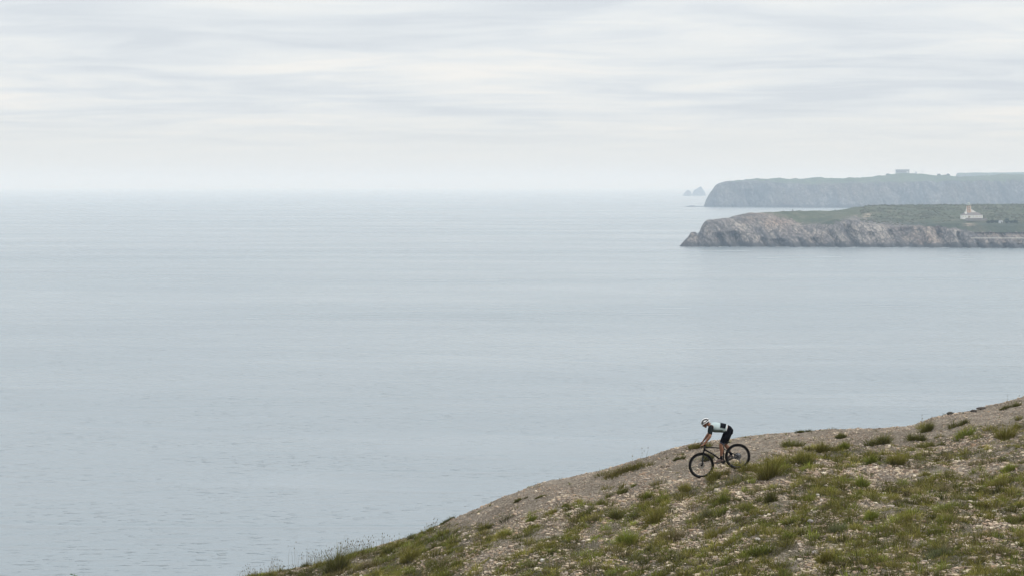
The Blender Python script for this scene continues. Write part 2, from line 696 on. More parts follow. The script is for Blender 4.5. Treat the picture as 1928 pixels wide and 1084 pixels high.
stone_mat = stone_material('weathered stone')
pt = visible_points(58000, 11, lambda x, y: sstep(-0.42, -0.10, fbm(x * 0.9 + 33, y * 0.6 + 7, 3)) * np.clip(0.35 + 0.75 * sstep(0.1, -0.35, fbm(x * 0.4 + 70, y * 0.3, 3)), 0, 1) * (1 - 0.25 * veg_density(x, y)))
gravel('gravel', pt, 0.0155, 12, 'fine brown and grey gravel strewn over the slope', (3, 4, 5, 4, 3, 1, 2, 3))
pt = visible_points(38000, 13, lambda x, y: sstep(-0.38, -0.05, fbm(x * 0.9 + 33, y * 0.6 + 7, 3)) * sstep(YC - 1, YC - 8, y) * (0.25 + sstep(-0.25, 0.35, fbm(x * 0.7 + 20, y * 0.5 + 11, 4))) * (1 - 0.45 * veg_density(x, y)))
gravel('loose_stones', pt, 0.0215, 14, 'pale broken stones lying between the grass', (6, 5, 5, 3, 4, 2.2, 3, 1), 1.04, True)


# ------------------------------------------------------------------ grass
def grass_material(name, trans=0.25):
    m = bpy.data.materials.new(name)
    m.use_nodes = True
    t = m.node_tree
    b = t.nodes['Principled BSDF']
    b.inputs['Roughness'].default_value = 0.85
    b.inputs['Specular IOR Level'].default_value = 0.12
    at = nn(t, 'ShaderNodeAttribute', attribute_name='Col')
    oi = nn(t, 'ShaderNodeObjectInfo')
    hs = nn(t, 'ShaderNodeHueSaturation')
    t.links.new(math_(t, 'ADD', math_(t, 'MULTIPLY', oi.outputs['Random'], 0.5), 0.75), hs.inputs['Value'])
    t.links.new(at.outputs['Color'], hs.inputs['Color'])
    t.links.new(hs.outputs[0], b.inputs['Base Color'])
    tr = nn(t, 'ShaderNodeBsdfTranslucent')
    t.links.new(hs.outputs[0], tr.inputs[0])
    mx = nn(t, 'ShaderNodeMixShader', i_0=trans)
    t.links.new(b.outputs[0], mx.inputs[1])
    t.links.new(tr.outputs[0], mx.inputs[2])
    t.links.new(mx.outputs[0], t.nodes['Material Output'].inputs[0])
    return m


grass_mat = grass_material('grass blades')

PAL = {
    'olive': [(0.150, 0.140, 0.042), (0.108, 0.106, 0.033), (0.20, 0.18, 0.060), (0.18, 0.145, 0.075)],
    'bright': [(0.140, 0.165, 0.038), (0.105, 0.130, 0.032), (0.19, 0.20, 0.055), (0.15, 0.135, 0.055)],
    'dark': [(0.088, 0.090, 0.032), (0.118, 0.114, 0.042), (0.11, 0.115, 0.050), (0.10, 0.085, 0.055)],
    'dry': [(0.155, 0.125, 0.082), (0.115, 0.095, 0.06), (0.10, 0.10, 0.05), (0.20, 0.165, 0.11)],
    'grey': [(0.10, 0.115, 0.075), (0.075, 0.088, 0.058), (0.13, 0.14, 0.09), (0.12, 0.10, 0.08)],
    'yellow': [(0.215, 0.195, 0.060), (0.165, 0.16, 0.050), (0.26, 0.23, 0.085), (0.13, 0.14, 0.05)],
}


def blades(base, direc, length, width, droop, r):
    """vectorised tapered blades -> verts (n*5,3), faces (n*3 triangles)"""
    n = len(base)
    a = r.uniform(0, 2 * math.pi, n)
    wv = np.stack([np.cos(a), 0.4 * np.sin(a), np.zeros(n)], 1) * width[:, None] * 0.5
    mid = base + direc * (length * 0.55)[:, None]
    hor = direc.copy()
    hor[:, 2] = 0
    hl = np.linalg.norm(hor, axis=1, keepdims=True) + 1e-6
    tip = base + direc * length[:, None] + (hor / hl) * (droop * length)[:, None]
    tip[:, 2] -= droop * length * 0.8
    V = np.stack([base - wv, base + wv, mid - wv * 0.75, mid + wv * 0.75, tip], 1).reshape(-1, 3)
    f = np.array([(0, 1, 3), (0, 3, 2), (2, 3, 4)])
    Fc = (f[None] + (np.arange(n) * 5)[:, None, None]).ravel()
    return V, Fc


def clump_blades(cx, cy, cz, rad, height, count, r, spread=0.8, flat=0.6, width=0.011, pal='olive', droopk=0.35):
    """blades of one clump; base points in an ellipse, leaning outwards"""
    ang = r.uniform(0, 2 * math.pi, count)
    rr = np.sqrt(r.random(count))
    bx = np.cos(ang) * rr * rad
    by = np.sin(ang) * rr * rad * flat
    lean = rr * spread + r.normal(0, 0.18, count)
    la = ang + r.normal(0, 0.5, count)
    dx, dy = np.cos(la) * np.sin(lean), np.sin(la) * np.sin(lean)
    dz = np.maximum(np.cos(lean), 0.12)
    d = np.stack([dx, dy, dz], 1)
    ln = height * (1.05 - 0.45 * rr) * r.uniform(0.45, 1.1, count)
    base = np.stack([cx + bx, cy + by, np.full(count, cz) - 0.02], 1)
    return base, d, ln, width * r.uniform(0.6, 1.4, count), r.uniform(0, droopk, count)


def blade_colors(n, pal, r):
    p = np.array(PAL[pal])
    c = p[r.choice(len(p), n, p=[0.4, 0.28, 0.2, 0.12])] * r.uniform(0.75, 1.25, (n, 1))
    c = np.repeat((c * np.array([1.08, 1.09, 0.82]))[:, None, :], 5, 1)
    c[:, 0:2] = 0.45 * c[:, 0:2] + 0.55 * np.array([0.075, 0.058, 0.038])     # dead thatch brown, also painting shade into the foot
    c[:, 4] = c[:, 4] * np.array([1.45, 1.35, 1.25])                          # pale tips, brightened in the colour for lit contrast
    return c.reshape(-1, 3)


def ground_cover(name, pts, seed, hmin, hmax, rmin, rmax, nb, label, pals, flat=0.8, width=0.014, spread=1.05):
    r = np.random.default_rng(seed)
    B, D, L, Wd, Dr, C = [], [], [], [], [], []
    big = fbm(pts[:, 0] * 0.5, pts[:, 1] * 0.5, 3)
    for k, (x, y) in enumerate(pts):
        rad = r.uniform(rmin, rmax)
        h = r.uniform(hmin, hmax) * (0.6 + rad / rmax * 0.5)
        q = clump_blades(x, y, 0, rad, h, nb, r, spread, flat, width)
        pi = int(np.clip((big[k] + 0.6 + r.normal(0, 0.22)) / 1.2 * len(pals), 0, len(pals) - 1))
        B.append(q[0]); D.append(q[1]); L.append(q[2]); Wd.append(q[3]); Dr.append(q[4])
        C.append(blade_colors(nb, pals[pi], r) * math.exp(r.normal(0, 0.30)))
    B = np.concatenate(B)
    B[:, 2] = hill(B[:, 0], B[:, 1]) - 0.015
    V, Fc = blades(B, np.concatenate(D), np.concatenate(L), np.concatenate(Wd), np.concatenate(Dr), r)
    o = mesh_np(name, V, Fc, 3, grass_mat, True, None, np.concatenate(C))
    return tag(o, label, kind='stuff')


def away_bike(x, y, k=0.45):
    ax, ay, bx, by = CF.x, CF.y, CR.x, CR.y
    t = np.clip(((x - ax) * (bx - ax) + (y - ay) * (by - ay)) / ((bx - ax) ** 2 + (by - ay) ** 2), -0.3, 1.3)
    dd = np.hypot(x - (ax + t * (bx - ax)), y - (ay + t * (by - ay)))
    return sstep(k * 0.6, k, dd)


pt = visible_points(10800, 21, lambda x, y: veg_density(x, y) ** 1.3 * away_bike(x, y, 0.7) + 0.004)
ground_cover('low_grass', pt, 22, 0.05, 0.16, 0.07, 0.21, 23, 'low patchy grass and cushion plants covering the stony slope',
             ['dark', 'olive', 'dry', 'bright', 'olive', 'grey', 'yellow'])
pt = visible_points(3000, 23, lambda x, y: np.clip(veg_density(x, y) + 0.10 * sstep(YC, YC - 5, y), 0, 1) * away_bike(x, y, 0.6))
ground_cover('sparse_herbs', pt, 24, 0.03, 0.08, 0.05, 0.16, 16, 'small scattered herbs and sprouts between the stones',
             ['dry', 'olive', 'grey', 'dark', 'yellow'])
pt = visible_points(1650, 25, lambda x, y: veg_density(x, y) ** 2 * away_bike(x, y, 1.0) * sstep(62, 58, y))
ground_cover('grass_cover', pt, 26, 0.12, 0.30, 0.09, 0.30, 64, 'knee high wild grass mixed through the slope',
             ['dark', 'olive', 'dry', 'olive', 'bright', 'dry', 'yellow'], width=0.010, spread=0.75)


pt = visible_points(1250, 27, lambda x, y: (veg_density(x, y) ** 1.5 + 0.03) * away_bike(x, y, 1.2) * sstep(64.5, 59, y) + 0.8 * (x < -2.6) * (y < 64.2) * (y > 57))
ground_cover('tussock_cover', pt, 28, 0.20, 0.42, 0.07, 0.22, 100, 'many small tussocks crowding the lower slope',
             ['dark', 'olive', 'dark', 'bright', 'olive', 'dry', 'yellow'], width=0.011, spread=0.8)


# --- single tufts one can point at: (px, py of the foot, width px, height px, palette, kind, label)
def tuft_mesh(seed, wid, hei, pal, kind):
    r = np.random.default_rng(seed)
    if kind == 'mat':
        cnt = int(420 + 500 * wid)
        q = clump_blades(0, 0, 0, wid * 0.5, hei, cnt, r, 0.9, 0.55, 0.015, pal, 0.5)
    elif kind == 'tussock':
        cnt = int(330 + 500 * wid)
        q = clump_blades(0, 0, 0, wid * 0.30, hei, cnt, r, 0.72, 0.8, 0.012, pal, 0.35)
    elif kind == 'wisp':
        cnt = int(200 + 200 * wid)
        q = clump_blades(0, 0, 0, wid * 0.38, hei * 0.55, cnt, r, 0.7, 0.8, 0.012, pal, 0.3)
    base, d, ln, wd, dr = q
    # break the outline: lobes of uneven height
    ang = np.arctan2(base[:, 1], base[:, 0])
    ln *= 1 + 0.30 * np.sin(ang * 3 + r.uniform(0, 6)) * r.uniform(0.4, 1) + 0.28 * perlin(base[:, 0] * 9 + seed, base[:, 1] * 9)
    if kind == 'mat':
        # a mat is several ragged cushions grown together
        m_ = 5 + int(wid * 6)
        cxs, cys = r.uniform(-0.5, 0.5, m_) * wid * 0.9, r.normal(0, 0.14, m_) * wid
        hs_ = r.uniform(0.45, 1.25, m_)
        pick = r.integers(0, m_, len(base))
        loc = r.normal(0, 0.085, (len(base), 2)) * wid * np.array([1.0, 0.8])
        base[:, 0] = cxs[pick] + loc[:, 0]
        base[:, 1] = cys[pick] + loc[:, 1]
        ln *= hs_[pick] * 1.25
        out_ = loc / (np.abs(loc).max() + 1e-6)
        d[:, 0] = out_[:, 0] * 1.1 + r.normal(0, 0.25, len(base))
        d[:, 1] = out_[:, 1] * 1.1 + r.normal(0, 0.25, len(base))
        d[:, 2] = 0.9
        d /= np.linalg.norm(d, axis=1, keepdims=True)
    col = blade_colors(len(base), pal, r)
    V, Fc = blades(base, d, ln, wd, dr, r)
    if kind in ('wisp', 'tussock'):
        m = 26 if kind == 'wisp' else 10
        b2, d2, l2, w2, r2 = clump_blades(0, 0, 0, wid * 0.36, hei * (1.25 if kind == 'wisp' else 1.15), m, r, 0.42, 0.8, 0.006, 'dry', 0.25)
        l2 = np.maximum(l2, hei * 0.8)
        V2, F2 = blades(b2, d2, l2, w2, r2, r)
        Fc = np.concatenate([Fc, F2 + len(V)])
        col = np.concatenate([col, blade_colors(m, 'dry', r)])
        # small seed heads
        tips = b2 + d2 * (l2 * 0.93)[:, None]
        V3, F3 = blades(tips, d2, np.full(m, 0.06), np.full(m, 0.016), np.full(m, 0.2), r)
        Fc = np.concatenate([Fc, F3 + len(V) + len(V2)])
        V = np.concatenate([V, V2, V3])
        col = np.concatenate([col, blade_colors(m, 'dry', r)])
    return V, Fc, col


TUFTS = [
    (1186, 886, 66, 15, 'olive', 'mat', 'long dark grass mat on the skyline left of the bicycle'),
    (1158, 895, 30, 14, 'dry', 'mat', 'small brown tuft at the lower left end of the long skyline mat'),
    (1312, 844, 40, 11, 'olive', 'mat', 'flat dark cushion on the skyline just left of the handlebar'),
    (1282, 856, 16, 6, 'dark', 'mat', 'tiny dark cushion on the crest left of the handlebar cushion'),
    (1283, 863, 24, 9, 'dark', 'mat', 'short grey green tuft on bare gravel left above the front wheel'),
    (1332, 868, 26, 18, 'dark', 'tussock', 'dark tuft seen through the front wheel spokes'),
    (1344, 903, 26, 22, 'yellow', 'tussock', 'yellow green tussock at the foot of the front wheel, camera side'),
    (1362, 894, 26, 26, 'olive', 'wisp', 'wispy olive tuft below the pedals in front of the chainstay'),
    (1380, 882, 30, 13, 'olive', 'mat', 'low olive tuft hiding the ground between the bicycle wheels'),
    (1412, 884, 50, 20, 'olive', 'mat', 'long olive tuft hiding the foot of the rear wheel'),
    (1448, 900, 50, 46, 'olive', 'tussock', 'tall olive tussock right of the rear wheel'),
    (1462, 880, 30, 30, 'yellow', 'tussock', 'yellowish tussock just above the tall one right of the rear wheel'),
    (1512, 872, 46, 30, 'yellow', 'tussock', 'yellow green tussock on pale stones, second right of the rear wheel'),
    (1490, 841, 34, 15, 'dark', 'mat', 'dark rounded tuft near the crest above the bare gravel'),
    (1583, 824, 24, 13, 'dark', 'tussock', 'dark tussock on the skyline above the middle of the slope'),
    (1515, 814, 26, 7, 'dark', 'mat', 'thin dark mat lying on the skyline right of the rider'),
    (1550, 851, 30, 26, 'olive', 'tussock', 'brownish olive tuft below the crest in mid slope'),
    (1588, 847, 22, 17, 'bright', 'tussock', 'fresh green tuft beside a brownish one below the crest'),
    (1650, 838, 36, 22, 'dark', 'mat', 'broad dark brown tuft below the crest left of the highest pair'),
    (1745, 812, 28, 20, 'dark', 'tussock', 'dark pointed tussock standing out on the crest at right'),
    (1730, 829, 34, 18, 'dark', 'mat', 'dark mat just below the pointed crest tussock'),
    (1742, 845, 26, 13, 'dark', 'mat', 'small dark mat under the larger dark mat at right'),
    (1803, 802, 26, 14, 'dark', 'mat', 'small dark tuft on bare gravel below the right crest'),
    (1820, 822, 30, 16, 'bright', 'mat', 'bright green low tuft below the right crest'),
    (1900, 768, 30, 9, 'dark', 'mat', 'dark flat mat at the very top right of the hill'),
    (1892, 826, 46, 30, 'olive', 'tussock', 'broad grey green tussock near the right edge of the picture'),
    (1900, 888, 34, 18, 'bright', 'tussock', 'bright tuft near the right edge halfway down'),
    (1622, 918, 30, 24, 'bright', 'tussock', 'bright green tuft on stones in the middle of the right slope'),
    (1690, 878, 34, 28, 'olive', 'tussock', 'olive tussock among pale stones right of centre'),
    (1640, 875, 24, 20, 'bright', 'tussock', 'green tuft left of the olive tussock among pale stones'),
    (1640, 980, 30, 22, 'bright', 'tussock', 'vivid green tuft in the lower middle of the right slope'),
    (1770, 1050, 44, 58, 'grey', 'wisp', 'tall grey wispy grass bunch near the bottom right'),
    (1848, 1078, 60, 58, 'olive', 'wisp', 'large olive grass bunch with dry stems at the bottom right corner'),
    (1178, 1024, 44, 36, 'bright', 'tussock', 'most vivid green tussock on the lower slope below the front wheel'),
    (1262, 1020, 62, 46, 'dry', 'wisp', 'large brown dry grass bunch right of the vivid green tussock'),
    (1232, 985, 36, 34, 'olive', 'tussock', 'olive tussock above the brown dry bunch'),
    (1160, 976, 26, 24, 'dark', 'tussock', 'dark round tussock above the vivid green one'),
    (1248, 948, 24, 18, 'bright', 'tussock', 'fresh green tuft on pale gravel left below the front wheel'),
    (1218, 940, 16, 16, 'bright', 'tussock', 'narrow green tuft left of the fresh one on pale gravel'),
    (1290, 926, 26, 16, 'olive', 'tussock', 'small olive tuft on pale gravel below the front wheel'),
    (1160, 934, 28, 14, 'dark', 'mat', 'dark mat on bare gravel below the long skyline mat'),
    (1065, 955, 14, 10, 'bright', 'tussock', 'tiny green tuft alone on the grey gravel face'),
    (980, 942, 20, 9, 'dark', 'mat', 'small dark tuft on the upper left gravel face'),
    (1022, 936, 24, 8, 'dark', 'mat', 'low dark mat on the gravel face near the left skyline'),
    (1000, 980, 22, 16, 'bright', 'tussock', 'green tuft at the lower edge of the grey gravel face'),
    (1132, 950, 20, 14, 'dark', 'tussock', 'little dark tuft in the middle of the gravel face'),
    (1040, 968, 20, 9, 'olive', 'mat', 'low olive mat under the gravel face'),
    (945, 1012, 34, 20, 'yellow', 'tussock', 'yellowish tussock left below the gravel face'),
    (912, 998, 24, 11, 'dark', 'mat', 'dark mat at the left end of the gravel face'),
    (634, 1076, 54, 46, 'dark', 'tussock', 'biggest dark green tussock at the lower left end of the hill'),
    (575, 1064, 22, 22, 'dark', 'wisp', 'dark tuft with stems standing on the lower left skyline'),
    (600, 1068, 24, 20, 'olive', 'wisp', 'olive tuft with dry stems next to the biggest lower left tussock'),
    (690, 1070, 42, 32, 'dry', 'wisp', 'brown grass bunch right of the biggest lower left tussock'),
    (656, 1052, 34, 24, 'bright', 'wisp', 'green tuft with long pale stems on the lower left skyline'),
    (505, 1086, 36, 18, 'dark', 'wisp', 'dark dome of grass at the bottom edge, second tuft from the left'),
    (467, 1088, 28, 18, 'bright', 'wisp', 'leftmost green tuft at the bottom edge of the hill'),
    (545, 1082, 30, 18, 'dark', 'wisp', 'dark tuft between the bottom edge dome and the big tussock'),
    (750, 1030, 24, 14, 'olive', 'mat', 'olive mat on the lower left skyline'),
    (728, 1042, 26, 15, 'dark', 'tussock', 'dark tuft beneath the olive skyline mat'),
    (838, 984, 26, 10, 'dark', 'mat', 'thin dark tuft at the skyline where the gravel begins'),
    (812, 997, 18, 10, 'bright', 'wisp', 'small tuft with pale stems on the left skyline'),
    (772, 1056, 40, 30, 'olive', 'tussock', 'broad green tussock in the lower left growth'),
    (1450, 945, 30, 24, 'dark', 'tussock', 'dark leaning tussock below the rear wheel in mid slope'),
    (1362, 948, 26, 18, 'bright', 'tussock', 'green tuft on the slope straight below the pedals'),
    (1322, 980, 34, 34, 'grey', 'wisp', 'grey green wispy tuft below the front wheel in mid slope'),
    (1345, 1010, 36, 36, 'yellow', 'wisp', 'yellowish wispy bunch under the grey green tuft'),
    (1482, 1018, 34, 20, 'bright', 'tussock', 'green tussock in the lower middle of the hill'),
    (1577, 1002, 40, 24, 'grey', 'tussock', 'grey green tussock right of the lower middle'),
    (1553, 1062, 36, 26, 'olive', 'tussock', 'olive tussock near the bottom edge right of centre'),
    (1430, 1046, 44, 24, 'bright', 'mat', 'bright broad mat near the bottom edge of the hill'),
    (1862, 918, 34, 18, 'dark', 'mat', 'dark mat on brown scree at the right'),
    (1850, 953, 30, 14, 'olive', 'mat', 'olive mat under the dark mat on brown scree'),
    (1785, 963, 36, 18, 'bright', 'mat', 'bluish green patch on brown scree right of centre'),
]
MATS_USED = {}
for k, (px, py, wpx, hpx, pal, kind, label) in enumerate(TUFTS):
    x, y = G(px, py)
    s = y / F
    V, Fc, col = tuft_mesh(100 + k, wpx * s * 1.12, hpx * s * (1.15 if kind == 'mat' else 1.25), pal, kind)
    # drape the foot on the uneven ground
    zc_ = float(hill(x, y))
    V[:, 2] += hill(V[:, 0] + x, V[:, 1] + y, False) - float(hill(x, y, False))
    o = mesh_np('grass_tuft', V, Fc, 3, grass_mat, True, None, col)
    o.location = (x, y, zc_ - 0.01)
    tag(o, label, 'grass tuft', 'grass tufts on the hillside')

# thin pale stems against the sea at the lower left skyline
r = np.random.default_rng(77)
B, D, L = [], [], []
for px, py, n, hpx in [(480, 1082, 14, 24), (515, 1078, 22, 34), (565, 1068, 10, 62), (595, 1060, 20, 38), (640, 1050, 40, 40), (610, 1056, 30, 30), (680, 1040, 30, 30),
                       (662, 1045, 26, 44), (700, 1034, 20, 34), (735, 1024, 14, 26), (820, 992, 10, 22), (1205, 862, 6, 26),
                       (1745, 798, 4, 20), (1885, 760, 4, 20)]:
    for _ in range(n):
        x, y = G(px + r.normal(0, 13), py)
        B.append((x, y, float(hill(x, y)) - 0.02))
        a, ln_ = r.uniform(0, 6.28), abs(r.normal(0, 0.16))
        D.append((math.cos(a) * ln_, math.sin(a) * ln_, 1.0))
        L.append(hpx * y / F * r.uniform(0.4, 0.9))
B, D, L = np.array(B), np.array(D), np.array(L)
D /= np.linalg.norm(D, axis=1, keepdims=True)
V, Fc = blades(B, D, L, np.full(len(B), 0.0075), r.uniform(0, 0.2, len(B)), r)
V3, F3 = blades(B + D * (L * 0.9)[:, None], D, np.full(len(B), 0.07), np.full(len(B), 0.02), np.full(len(B), 0.2), r)
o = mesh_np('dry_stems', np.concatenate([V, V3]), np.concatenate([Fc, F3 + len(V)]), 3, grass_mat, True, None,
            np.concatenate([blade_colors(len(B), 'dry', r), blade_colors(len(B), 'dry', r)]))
tag(o, 'thin dry seed stems rising above the lower left skyline', kind='stuff')

# ------------------------------------------------------------------ single rocks
ROCKS = [(1790, 775, 15, 8, (0.075, 0.07, 0.06), 'dark boulder perched on the right skyline'),
         (1833, 777, 12, 7, (0.07, 0.062, 0.055), 'smaller dark boulder on the crest beside the perched one'),
         (1848, 771, 20, 5, (0.09, 0.078, 0.068), 'low dark rock ledge on the right skyline'),
         (1032, 1016, 9, 6, (0.62, 0.58, 0.52), 'whitish stone among the yellow green grass left of centre'),
         (1021, 1056, 9, 7, (0.66, 0.63, 0.58), 'brightest white stone near the bottom edge'),
         (1632, 1050, 9, 7, (0.62, 0.58, 0.5), 'pale round stone at the bottom right of the slope'),
         (1540, 935, 8, 5, (0.60, 0.55, 0.47), 'cream stone in the middle of the slope'),
         (1426, 1020, 10, 7, (0.50, 0.46, 0.42), 'pale grey stone above the bottom grass mat'),
         (1872, 968, 10, 7, (0.62, 0.58, 0.5), 'two tone cream stone at the right edge of the scree'),
         (1535, 1046, 12, 8, (0.44, 0.40, 0.37), 'grey lump of stone near the bottom middle'),
         (1526, 988, 12, 8, (0.30, 0.27, 0.255), 'brown grey rock poking out below the dark tussock')]
for k, (px, py, wpx, hpx, c, label) in enumerate(ROCKS):
    x, y = G(px, py)
    s = y / F
    bm = NB()
    bmesh.ops.create_icosphere(bm, subdivisions=2, radius=1.0)
    rr = np.random.default_rng(500 + k)
    off = rr.uniform(0, 50)
    for v in bm.verts:
        n_ = 1 + 0.30 * float(perlin(v.co.x * 1.3 + off, v.co.y * 1.3 + v.co.z * 1.7)) + rr.uniform(-0.07, 0.07)
        v.co = Vector((v.co.x * wpx * s / 2 * n_, v.co.y * wpx * s / 2 * n_, v.co.z * hpx * s / 2 * n_))
    o = obj('rock', bm, mat_noise('rock %d' % k, tuple(q * 0.75 for q in c), c, 22, 0.9, 0.15, 0.01), smooth=False)
    o.location = (x, y, float(hill(x, y)) + hpx * s * 0.28)
    tag(o, label, 'rock')

# ------------------------------------------------------------------ weed beside the photographer, its tip just in frame
wb = Vector((W(140, 1078, 12).x, 12, 0))
wb.z = float(hill(wb.x, wb.y))
tipz = W(140, 1077, 12).z
weed = thing('weed', wb, 'leafy green weed whose tip just shows at the bottom left corner', 'plant')
bm = NB()
tube(bm, [wb - Vector((0, 0, 0.02)), wb.lerp(Vector((wb.x, wb.y, tipz)), 0.5) + Vector((0.01, 0, 0)), Vector((wb.x, wb.y, tipz - 0.01))], [0.005, 0.004, 0.002], 6, Vector((1, 0, 0)))
obj('stem', bm, mat('weed stem', (0.08, 0.13, 0.04)), weed)
rr = np.random.default_rng(9)
hh_ = tipz - wb.z
lm = mat_noise('weed leaf', (0.05, 0.12, 0.03), (0.08, 0.17, 0.04), 60, 0.6)
for k in range(26):
    f = 0.15 + 0.85 * (k / 25)
    a = k * 2.4
    ln_ = 0.075 * (1.15 - 0.72 * f)
    base = wb + Vector((0, 0, hh_ * f - 0.02))
    d = Vector((math.cos(a), math.sin(a), 0.55)).normalized()
    sdv = Vector((-math.sin(a), math.cos(a), 0)) * ln_ * 0.28
    bm = NB()
    pts = [(0, 0), (0.3, 0.8), (0.6, 1.0), (1, 0)]
    c = [bm.verts.new(base + d * ln_ * q - Vector((0, 0, ln_ * 0.15 * q * q))) for q in (0.02, 0.35, 0.7, 1.0)]
    l = [bm.verts.new(base + d * ln_ * q + sdv + Vector((0, 0, 0.004))) for q in (0.35, 0.7)]
    rgt = [bm.verts.new(base + d * ln_ * q - sdv + Vector((0, 0, 0.004))) for q in (0.35, 0.7)]
    for sd_ in (l, rgt):
        bm.faces.new((c[0], sd_[0], c[1]))
        bm.faces.new((c[1], sd_[0], sd_[1], c[2]))
        bm.faces.new((c[2], sd_[1], c[3]))
    obj('leaf', bm, lm, weed)


# ------------------------------------------------------------------ headlands
def rock_material(name, cols, grass, grassy, strata=0.55, wet=5.0, scale=1.0, sc=0.05):
    m = mat(name, cols[0], 0.92, 0.15)
    t = m.node_tree
    b = t.nodes['Principled BSDF']
    geo = nn(t, 'ShaderNodeNewGeometry')
    pos = geo.outputs['Position']
    mp = mapping_(t, pos, (1, 1, 1.0), (0, strata, 0))
    mp = mapping_(t, mp, (1.5, 0.35, 0.34))
    n = noise_(t, mp, sc * scale, 8, 0.68, 0.8)
    c = ramp_(t, n, [(0.30, cols[0]), (0.45, cols[1]), (0.57, cols[2]), (0.70, cols[3])])
    big = noise_(t, pos, 0.010 * scale, 3, 0.5, 0.5)
    c = mix_(t, ramp_(t, big, [(0.50, 0.0), (0.63, 0.70)]), c, cols[4])
    fine = noise_(t, mapping_(t, pos, (1, 0.5, 0.6), (0, strata, 0)), sc * 7 * scale, 4, 0.7)
    c = mix_(t, 0.85, c, ramp_(t, fine, [(0.34, 0.08), (0.66, 0.92)]), 'OVERLAY')
    crk = nn(t, 'ShaderNodeTexVoronoi', feature='DISTANCE_TO_EDGE', i_Scale=0.11 * scale)
    t.links.new(mapping_(t, mapping_(t, pos, (1, 1, 1), (0, strata, 0)), (1.7, 0.5, 0.6)), crk.inputs['Vector'])
    c = mix_(t, ramp_(t, crk.outputs['Distance'], [(0.0, 0.75), (0.09, 0.0)]), c, (0.03, 0.03, 0.034))
    at = nn(t, 'ShaderNodeAttribute', attribute_name='Col')
    s2 = nn(t, 'ShaderNodeSeparateColor')
    t.links.new(at.outputs['Color'], s2.inputs[0])
    gn = noise_(t, pos, 0.035 * scale, 6, 0.65)
    g = ramp_(t, gn, [(0.32, grass[0]), (0.5, grass[1]), (0.68, grass[2])])
    gn2 = noise_(t, pos, 0.16 * scale, 4, 0.6)
    g = mix_(t, 0.85, g, ramp_(t, gn2, [(0.3, 0.25), (0.7, 0.75)]), 'OVERLAY')
    gf = math_(t, 'ADD', s2.outputs[0], math_(t, 'MULTIPLY', math_(t, 'SUBTRACT', gn2, 0.5), 1.3))
    gf = ramp_(t, gf, [(0.45, 0.0), (0.58, 1.0)])
    g = mix_(t, math_(t, 'MULTIPLY', s2.outputs[1], ramp_(t, gn, [(0.3, 1.0), (0.65, 0.45)])), g, (0.030, 0.042, 0.028))
    c = mix_(t, gf, c, g)
    # bare earth and path marks
    c = mix_(t, math_(t, 'MULTIPLY', s2.outputs[2], ramp_(t, gn2, [(0.35, 0.2), (0.6, 0.9)])), c, (0.42, 0.33, 0.26))
    # algae-dark tidal band at the waterline
    sp = nn(t, 'ShaderNodeSeparateXYZ')
    t.links.new(pos, sp.inputs[0])
    wz = math_(t, 'ADD', sp.outputs[2], math_(t, 'MULTIPLY', math_(t, 'SUBTRACT', gn2, 0.5), wet * 2.2))
    c = mix_(t, ramp_(t, math_(t, 'DIVIDE', wz, wet * 2), [(0.35, 0.88), (0.75, 0.0)]), c, (0.040, 0.042, 0.046))
    t.links.new(c, b.inputs['Base Color'])
    bp = nn(t, 'ShaderNodeBump', i_Strength=0.9, i_Distance=3.2 / scale)
    t.links.new(math_(t, 'ADD', n, math_(t, 'MULTIPLY', fine, 0.5)), bp.inputs['Height'])
    t.links.new(bp.outputs[0], b.inputs['Normal'])
    return m


